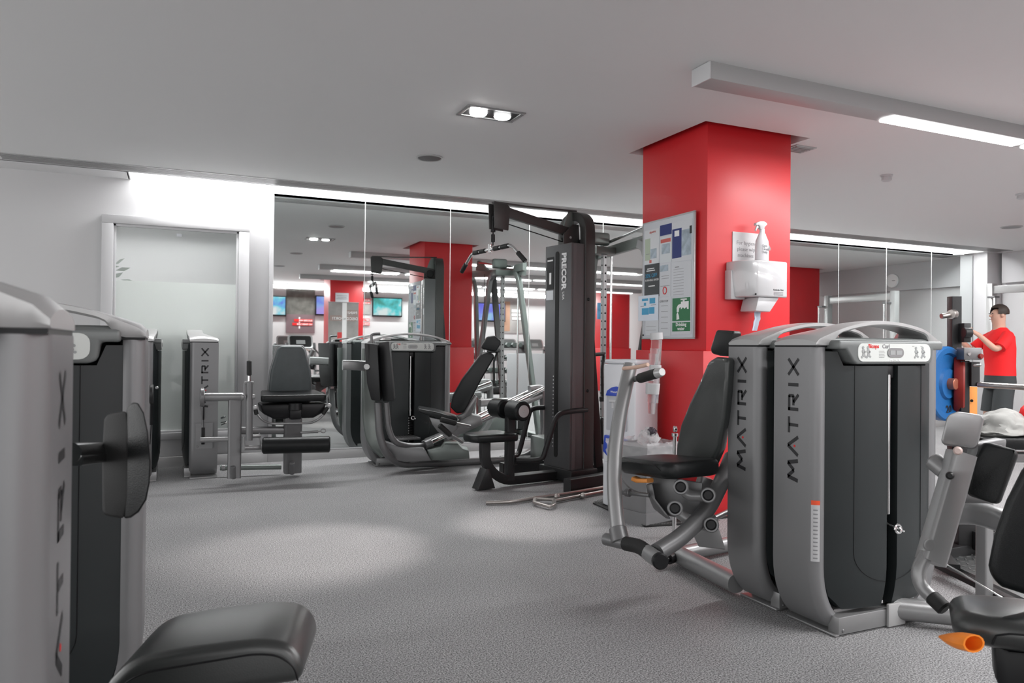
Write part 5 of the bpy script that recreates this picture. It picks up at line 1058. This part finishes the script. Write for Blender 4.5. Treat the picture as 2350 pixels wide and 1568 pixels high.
# flat bench with crumpled garments
FB = thing('flat_bench', 'black padded bench behind the curl machine arm carrying crumpled clothes', 'bench', (5.036, 3.114, 0.0))
b = NB(); M_ = frame((3.548, 2.356, 0.821), rt, (0, 0, 1)); box(b, 0, .55, -.0, .26, -.03, .03, M_, .014, 3); obj('bench_pad', b, leather, FB)
b = NB(); tube(b, [M_ @ Vector((.1, .13, -.03)), M_ @ Vector((.1, .13, -.80))], .03, 0, sq=(.06, .06, .01)); tube(b, [M_ @ Vector((.05, .13, -.08)), M_ @ Vector((.6, .13, -.08))], .03, 0, sq=(.06, .05, .01)); obj('bench_frame', b, silver, FB)
def cloth(nm, M, sx, sy, sz, m_, lab, cat, seed, amp=.02):
    random.seed(seed); b_ = NB(); bmesh.ops.create_icosphere(b_, subdivisions=4, radius=1)
    from mathutils import noise
    for v in b_.verts:
        n1 = noise.noise(v.co*1.7+Vector((seed, 0, 0))); n2 = noise.noise(v.co*4+Vector((0, seed, 0)))
        v.co = Vector((v.co.x*sx, v.co.y*sy, v.co.z*sz if v.co.z > 0 else v.co.z*sz*.35))*(1+n1*.28+n2*.13)
    b_.transform(M); return obj(nm, b_, m_, None, lab, cat)
cloth('grey_hoodie', M_ @ Matrix.Translation((.17, .12, .055)), .18, .10, .095, greycloth, 'crumpled pale grey garment lying on the black bench', 'clothing', 3)
cloth('red_cloth', M_ @ Matrix.Translation((.33, .10, .05)), .08, .10, .12, redcloth, 'bright red cloth on the bench at the right edge of the picture', 'clothing', 5)
# pale steel frame by the right wall
SF = thing('steel_frame', 'tall pale steel frame near the right wall, repeated in the mirror', 'gym rack', (11.58, 6.8, 0))
for y in (7.54, 6.06):
    b = NB(); box(b, 11.52, 11.64, y-.05, y+.05, .01, 2.32, None, .006); po = obj('upright', b, silver_cap, SF)
    b = NB()
    for k in range(11): cyl(b, (11.52, y-.025, .5+k*.165), (11.505, y-.025, .5+k*.165), .014, n=10); 
    parts('bolt', b, blk, po)
    b = NB(); cyl(b, (11.46, y-.12, .05), (11.46, y-.12, 2.12), .016); obj('side_rod', b, chrome, SF)
    b = NB(); box(b, 11.44, 11.56, y-.14, y-.02, 2.09, 2.12, None, .004); obj('rod_clamp', b, silver_dk, SF)
for z in (2.22, .06): b = NB(); box(b, 11.54, 11.62, 6.1, 7.5, z-.06, z+.06, None, .006); obj('cross_beam', b, silver_cap, SF)
CK = thing('wall_clock', 'round white gauge like clock high on the right wall, seen in the mirror', 'clock', (12.69, 6.6, 2.62))
CMx = Matrix.Translation((12.698, 6.6, 2.62)) @ Matrix.Rotation(-PI/2, 4, 'Y')
b = NB(); lathe(b, [(0, 0), (.13, 0), (.135, .02), (.125, .035), (.11, .03), (.11, .022), (0, .022)], CMx, 32); obj('case', b, mat('clock_white', (.8, .8, .8), .4), CK)
b = NB(); box(b, -.004, .004, 0, .07, .024, .026, CMx); box(b, -.05, 0, -.003, .003, .024, .026, CMx); parts('hand', b, blk, CK)
# ------------------------------------------------------------ the person in red
def person(px_, py_, rz, lab):
    P_ = thing('person', lab, 'person', (px_, py_, 0)); M = T(px_, py_, 0, rz)     # local +x is forward
    J = dict(pelvis=(0, 0, .98), waist=(.0, 0, 1.12), chest=(.01, 0, 1.34), neck=(.0, 0, 1.52), skull=(.02, 0, 1.60), head=(.03, 0, 1.70), crown=(.02, 0, 1.78),
             shL=(0, .17, 1.46), elL=(.20, .24, 1.28), wrL=(.38, .20, 1.46), shR=(0, -.17, 1.46), elR=(.18, -.25, 1.26), wrR=(.38, -.20, 1.42),
             hiL=(0, .09, .93), knL=(.05, .10, .50), anL=(-.02, .11, .09), toL=(.14, .12, .04), hiR=(0, -.09, .93), knR=(.08, -.10, .50), anR=(.02, -.11, .09), toR=(.18, -.12, .04))
    Rr = dict(pelvis=.125, waist=.115, chest=.14, neck=.055, skull=.07, head=.092, crown=.06, shL=.06, elL=.042, wrL=.028, shR=.06, elR=.042, wrR=.028, hiL=.085, knL=.058, anL=.038, toL=.03, hiR=.085, knR=.058, anR=.038, toR=.03)
    E_ = [('pelvis', 'waist'), ('waist', 'chest'), ('chest', 'neck'), ('neck', 'skull'), ('skull', 'head'), ('head', 'crown'), ('chest', 'shL'), ('shL', 'elL'), ('elL', 'wrL'), ('chest', 'shR'), ('shR', 'elR'), ('elR', 'wrR'), ('pelvis', 'hiL'), ('hiL', 'knL'), ('knL', 'anL'), ('anL', 'toL'), ('pelvis', 'hiR'), ('hiR', 'knR'), ('knR', 'anR'), ('anR', 'toR')]
    for s_, w in (('L', (.38, .20, 1.46)), ('R', (.38, -.20, 1.42))):
        J['pa'+s_] = (w[0]+.06, w[1], w[2]+.03); Rr['pa'+s_] = .024; E_.append(('wr'+s_, 'pa'+s_))
        for k in range(4):
            a = f'f{k}{s_}'; c_ = f'g{k}{s_}'; J[a] = (w[0]+.095, w[1]+(k-1.5)*.018, w[2]+.05); J[c_] = (w[0]+.105-.004*abs(k-1), w[1]+(k-1.5)*.02, w[2]+.085+(.01 if k in (1, 2) else 0)); Rr[a] = .009; Rr[c_] = .008; E_ += [('pa'+s_, a), (a, c_)]
        J['th'+s_] = (w[0]+.05, w[1]+(-.045 if s_ == 'L' else .045), w[2]+.05); Rr['th'+s_] = .010; E_.append(('pa'+s_, 'th'+s_))
    names = list(J); me = bpy.data.meshes.new('body'); me.from_pydata([M @ Vector(J[n])-Vector((px_, py_, 0)) for n in names], [(names.index(a), names.index(c)) for a, c in E_], [])
    o = bpy.data.objects.new('body', me); COL.objects.link(o); md = o.modifiers.new('skin', 'SKIN'); md.use_smooth_shade = True; o.modifiers.new('sub', 'SUBSURF').levels = 2; o.modifiers['sub'].render_levels = 2
    for i, n in enumerate(names): me.skin_vertices[0].data[i].radius = (Rr[n], Rr[n]); 
    me.skin_vertices[0].data[0].use_root = True
    dg = bpy.context.evaluated_depsgraph_get(); m2 = bpy.data.meshes.new_from_object(o.evaluated_get(dg)); bpy.data.objects.remove(o)
    bb = NB(); bb.from_mesh(m2); bb.transform(Matrix.Translation((px_, py_, 0)))
    for (a, r_) in (((.118, 0, 1.69), .016), ((.03, .088, 1.69), .022), ((.03, -.088, 1.69), .022)):
        t_ = NB(); bmesh.ops.create_uvsphere(t_, u_segments=10, v_segments=8, radius=r_, matrix=M @ Matrix.Translation(a)); merge(bb, t_)
    body = obj('body', bb, skin, P_)
    for y in (-.032, .032):
        t_ = NB(); bmesh.ops.create_uvsphere(t_, u_segments=8, v_segments=6, radius=.007, matrix=M @ Matrix.Translation((.112, y, 1.715))); obj('eye', t_, blk, P_)
    t_ = NB(); box(t_, .112, .118, -.022, .022, 1.645, 1.652, M, .002); obj('mouth', t_, red_pl, P_)
    def loft(rings, m_, nm, n=20):
        bb = NB(); R_ = []
        for (cx, cy, cz, rx, ry) in rings: R_.append([bb.verts.new(M @ Vector((cx+rx*math.cos(2*PI*k/n), cy+ry*math.sin(2*PI*k/n), cz))) for k in range(n)])
        for A, B in zip(R_, R_[1:]):
            for k in range(n): bb.faces.new((A[k], A[(k+1) % n], B[(k+1) % n], B[k]))
        return bb
    bb = loft([(0, 0, .98, .15, .19), (0, 0, 1.10, .145, .185), (.01, 0, 1.30, .155, .20), (.01, 0, 1.44, .135, .205), (0, 0, 1.52, .08, .11), (0, 0, 1.55, .065, .068)], redcloth, 'shirt')
    for s_ in (-1, 1): tube(bb, [M @ Vector((0, s_*.13, 1.45)), M @ Vector((.06, s_*.20, 1.40)), M @ Vector((.16, s_*.235, 1.31))], .07, .03)
    obj('tshirt', bb, redcloth, P_)
    bb = loft([(0, 0, 1.02, .145, .185), (0, 0, .90, .15, .20), (0, 0, .82, .14, .20)], darkcloth, 's')
    for s_ in (-1, 1): tube(bb, [M @ Vector((0, s_*.095, .90)), M @ Vector((.03, s_*.10, .70)), M @ Vector((.045, s_*.105, .54))], .105, 0)
    obj('shorts', bb, darkcloth, P_)
    bb = NB(); bmesh.ops.create_uvsphere(bb, u_segments=20, v_segments=12, radius=.104, matrix=M @ Matrix.Translation((.012, 0, 1.735)) @ Matrix.Diagonal((1.02, .93, .95, 1)))
    bmesh.ops.delete(bb, geom=[v for v in bb.verts if (M.inverted() @ v.co).z < 1.70 or ((M.inverted() @ v.co).x > .075 and (M.inverted() @ v.co).z < 1.77)], context='VERTS'); obj('hair', bb, hairm, P_)
    for s_, x in ((1, -.02), (-1, .02)):
        bb = NB(); prism(bb, [(x-.07, 0), (x+.20, 0), (x+.205, .035), (x+.12, .07), (x+.03, .11), (x-.07, .10)], s_*.115-.045, s_*.115+.045, 'Y', M, .018, 3); obj('shoe', bb, white, P_)
    return P_
person(8.95, 5.72, 155, 'person in a red t-shirt and dark shorts lifting both forearms, seen from the side')

# ------------------------------------------------------------ far side of the gym, seen in the mirrors
def tv(u0, v0, u1, v1, lab, c1, c2, c3):
    p, q = Vector(BW(u0, v0, -4.72)), Vector(BW(u1, v1, -4.72)); t = thing('television', lab, 'television', ((p.x+q.x)/2, -4.75, q.z), 'televisions on the far wall')
    obj('screen_bezel', box(NB(), p.x, q.x, -4.79, -4.72, q.z, p.z, None, .01), blk, t)
    mt = bpy.data.materials.new('lit_screen'); mt.use_nodes = True; nt = mt.node_tree; bs = nt.nodes['Principled BSDF']; tc = nd(nt, 'ShaderNodeTexCoord'); n = nd(nt, 'ShaderNodeTexNoise'); n.inputs['Scale'].default_value = 2.2; n.inputs['Detail'].default_value = 3
    r = nd(nt, 'ShaderNodeValToRGB'); e = r.color_ramp.elements; e[0].position = .38; e[0].color = (*c1, 1); e[1].position = .62; e[1].color = (*c3, 1); x = e.new(.5); x.color = (*c2, 1)
    nt.links.new(tc.outputs['Object'], n.inputs['Vector']); nt.links.new(n.outputs['Fac'], r.inputs[0]); nt.links.new(r.outputs[0], bs.inputs['Emission Color']); bs.inputs['Emission Strength'].default_value = .38; bs.inputs['Base Color'].default_value = (0, 0, 0, 1)
    obj('screen', box(NB(), p.x+.03, q.x-.03, -4.722, -4.715, q.z+.04, p.z-.03), mt, t, flat=True)
tv(612, 678, 657, 726, 'television with a pale blue and white picture, beside the road poster', (.15, .2, 1), (.2, .8, 1), (1, 1, 1))
tv(724, 678, 770, 725, 'television with a violet blue picture half hidden by a red column', (.2, .3, 1), (.3, .5, 1), (.5, .4, 1))
tv(855, 682, 923, 728, 'television with a turquoise picture left of the reflected tower', (.03, .35, .3), (.1, .8, .85), (.9, 1, 1))
tv(1096, 694, 1160, 739, 'television with a deep blue violet picture seen through the crossover frame', (.15, .15, .9), (.25, .3, 1), (.4, .7, 1))
def poster(u0, v0, u1, v1, yr, lab, m_, bars=(), words=(), cat='poster', nm='wall_poster'):
    p, q = Vector(BW(u0, v0, yr)), Vector(BW(u1, v1, yr)); w, h = q.x-p.x, p.z-q.z
    t = thing(nm, lab, cat, ((p.x+q.x)/2, yr, q.z)); obj('print_sheet', box(NB(), p.x, q.x, yr-.012, yr, q.z, p.z), m_, t, flat=True)
    for q_i, (a, c, e, g, mm) in enumerate(bars): obj('print_block', box(NB(), p.x+a*w, p.x+c*w, yr, yr+.003+.003*q_i, q.z+e*h, q.z+g*h), mm, t, flat=True)
    for (s_, sz, a, e, mm) in words: text(s_, sz*h, (p.x+a*w, yr+.020, q.z+e*h), (-1, 0, 0), (0, 0, 1), mm, t, 'print_text', bold=.002)
    return t, p, q
tree = mat('forest_print', (.10, .10, .09), .6, var=.95, vscale=5); road = mat('road_print', (.16, .11, .12), .6, var=.3, vscale=3); bw_print = mat('grey_photo_print', (.30, .29, .28), .6, var=.6, vscale=2.5)
poster(657, 662, 722, 765, -4.78, 'tall forest road poster with red slogan bars reading success has no finish line', tree, [(0, 1, 0, .42, road), (.44, .49, .1, .36, text_w), (.28, .92, .255, .315, text_r), (.22, .92, .17, .23, text_r)], [('SUCCESS HAS', .048, .91, .268, text_w), ('NO FINISH LINE', .048, .91, .182, text_w)])
poster(812, 664, 850, 722, -4.78, 'dark portrait poster with red slogan bars behind the hanging bar', bw_print, [(.4, 1, .55, .63, text_r), (.3, 1, .42, .50, text_r)], [('NO ONE', .06, .95, .56, text_w), ('NO OTHER', .06, .95, .43, text_w)])
poster(828, 731, 848, 747, -4.78, 'small red slogan strips on the white far wall', white_wall, [(0, 1, .6, 1, text_r), (.0, 1, .0, .4, text_r)], [('GET A', .32, .95, .68, text_w), ('CHALL', .32, .95, .08, text_w)])
poster(1155, 684, 1206, 765, -4.78, 'poster of an athlete with white text lines, right of the blue television', bw_print, [(.05, .30, .05, .9, mat('skin_print', (.42, .25, .17), .6)), (.38, .9, .60, .68, text_w), (.38, .9, .49, .56, text_w), (.4, .9, .38, .45, text_w)])
poster(1406, 697, 1424, 777, -4.78, 'narrow forest poster right of the red column with the blue picture', tree, [(0, 1, 0, .4, road), (0, 1, .2, .3, text_g)])
poster(770, 672, 800, 696, -1.74, 'white framed certificate on the red column above the banner', paper, [(.1, .9, .7, .74, text_g), (.15, .85, .55, .58, text_g), (.1, .9, .4, .43, text_g)], nm='framed_notice', cat='notice')
poster(1371, 695, 1382, 733, -1.74, 'small blue and white picture on the far red column', mat('blue_print', (.1, .3, .5), .5, var=.8, vscale=6), nm='framed_picture', cat='picture')
t, p, q = poster(754, 694, 822, 800, -1.3, 'roll up banner reading pain discomfort in front of a red column', bw_print, [(.05, .95, .60, .72, mat('beige_print', (.32, .24, .22), .6)), (.55, .98, .74, .84, mat('beige_print_b', (.32, .24, .22), .6)), (.3, .6, .05, .35, mat('red_glow_print', (.6, .05, .05), .6)), (.45, .6, 0, 1, text_w)], [('PAIN?', .085, .95, .755, text_w), ('DISCOMFORT?', .085, .97, .625, text_w)], nm='roll_up_banner', cat='banner')
obj('banner_lower_sheet', box(NB(), p.x, q.x, -1.312, -1.3, .08, q.z), bw_print, t, flat=True); obj('banner_base', box(NB(), p.x-.02, q.x+.02, -1.42, -1.2, .0, .08, None, .02), silver, t); obj('top_rail', box(NB(), p.x-.01, q.x+.01, -1.315, -1.297, p.z, p.z+.02, None, .003), silver, t)
def cardio(x, y, lab, darkc=False, rz=0):
    """treadmill: deck behind, console facing the far wall"""
    t = thing('treadmill', lab, 'treadmill', (x, y, 0), 'treadmills by the far wall'); M = T(x, y, 0, rz)
    obj('deck', prism(NB(), [(-.38, .04), (-.38, .20), (.38, .20), (.38, .04)], -.2, 1.6, 'Y', M, .03), blkmet, t); obj('running_belt', box(NB(), -.26, .26, .1, 1.58, .20, .206, M), rubber, t); obj('motor_hood', box(NB(), -.36, .36, -.45, .05, .04, .30, M, .06, 3), silver_cap, t)
    for s_ in (-1, 1):
        b = NB(); tube(b, [M @ Vector((s_*.34, -.1, .15)), M @ Vector((s_*.33, -.2, 1.15)), M @ Vector((s_*.30, -.12, 1.30))], .035, .1); obj('upright', b, silver, t)
        b = NB(); tube(b, [M @ Vector((s_*.32, -.14, 1.16)), M @ Vector((s_*.36, .30, 1.05))], .022, .03); obj('handrail', b, blk, t)
    CMt = M @ Matrix.Translation((0, -.15, 1.33)) @ Matrix.Rotation(math.radians(-62), 4, 'X')
    b = NB(); prism(b, rrect(.56, .36, .07), -.03, .02, 'Z', CMt, .01); co = obj('console', b, silver_cap, t)
    b = NB(); prism(b, rrect(.48, .28, .05), .02, .026, 'Z', CMt, 0); obj('console_face', b, blk if darkc else head_m, co)
    b = NB(); prism(b, rrect(.48, .28, .05), -.036, -.03, 'Z', CMt, 0); obj('console_back', b, blk if darkc else silver, co)
    b = NB(); box(b, -.1, .1, -.03, .07, .026, .028, CMt); obj('readout', b, fig_m, co)
for i, (u, y) in enumerate(((662, -2.9), (692, -.7), (842, -2.9), (906, -2.9), (1108, -2.9), (1170, -2.9), (1232, -2.9))):
    cardio(PY(u, 780, 16.8-y)[0], y, ['treadmill under the forest road poster, farthest left in the mirror', 'treadmill with a black console just behind the grey backrest reflection', 'treadmill under the red slogan strips', 'treadmill under the turquoise television', 'treadmill under the blue violet television', 'treadmill under the athlete poster', 'treadmill nearest the tall charcoal tower in the mirror'][i], darkc=(i == 1))
# low white partition and dumbbell rack
obj('low_partition', box(NB(), 6.9, 7.9, 1.15, 1.22, .0, 1.11, None, .004), mat('pale_grey_panel', (.36, .37, .38), .4), None, 'low white partition panel reflected behind the crossover frame', 'partition')
DR = thing('dumbbell_rack', 'black dumbbell rack reflected beside the white partition', 'dumbbell rack', (6.9, .4, 0))
for k in range(4):
    z = .35+k*.30; b = NB(); box(b, 6.3, 7.6, .30, .55, z-.02, z, None, .004); obj('shelf', b, blkmet, DR)
for x in (6.28, 7.62): obj('side_frame', box(NB(), x-.02, x+.02, .2, .6, 0, 1.4, None, .005), blkmet, DR)
hexm = mat('grey_green_hex_rubber', (.06, .075, .07), .45); proto = None
def hexdb(x, z):
    global proto
    lab = 'hex dumbbell standing on the black rack reflected in the mirror'
    if proto is None:
        t = thing('dumbbell', lab, 'dumbbell', (x, .43, z), 'hex dumbbells on the black rack')
        for s_ in (-1, 1): b = NB(); lathe(b, [(0, 0), (.05, 0), (.062, .012), (.062, .08), (.05, .092), (0, .092)], Matrix.Translation((x, .43+s_*.06, z+.06)) @ Matrix.Rotation(-s_*PI/2, 4, 'X'), 6); obj('hex_head', b, hexm, t)
        b = NB(); cyl(b, (x, .37, z+.06), (x, .49, z+.06), .016); obj('handle', b, chrome, t); proto = t; return
    r = proto.copy(); COL.objects.link(r); r.location = (x, .43, z)
    for ch in proto.children: c = ch.copy(); COL.objects.link(c); c.parent = r
for k in range(4):
    for i in range(8): hexdb(6.42+i*.155, .35+k*.30)
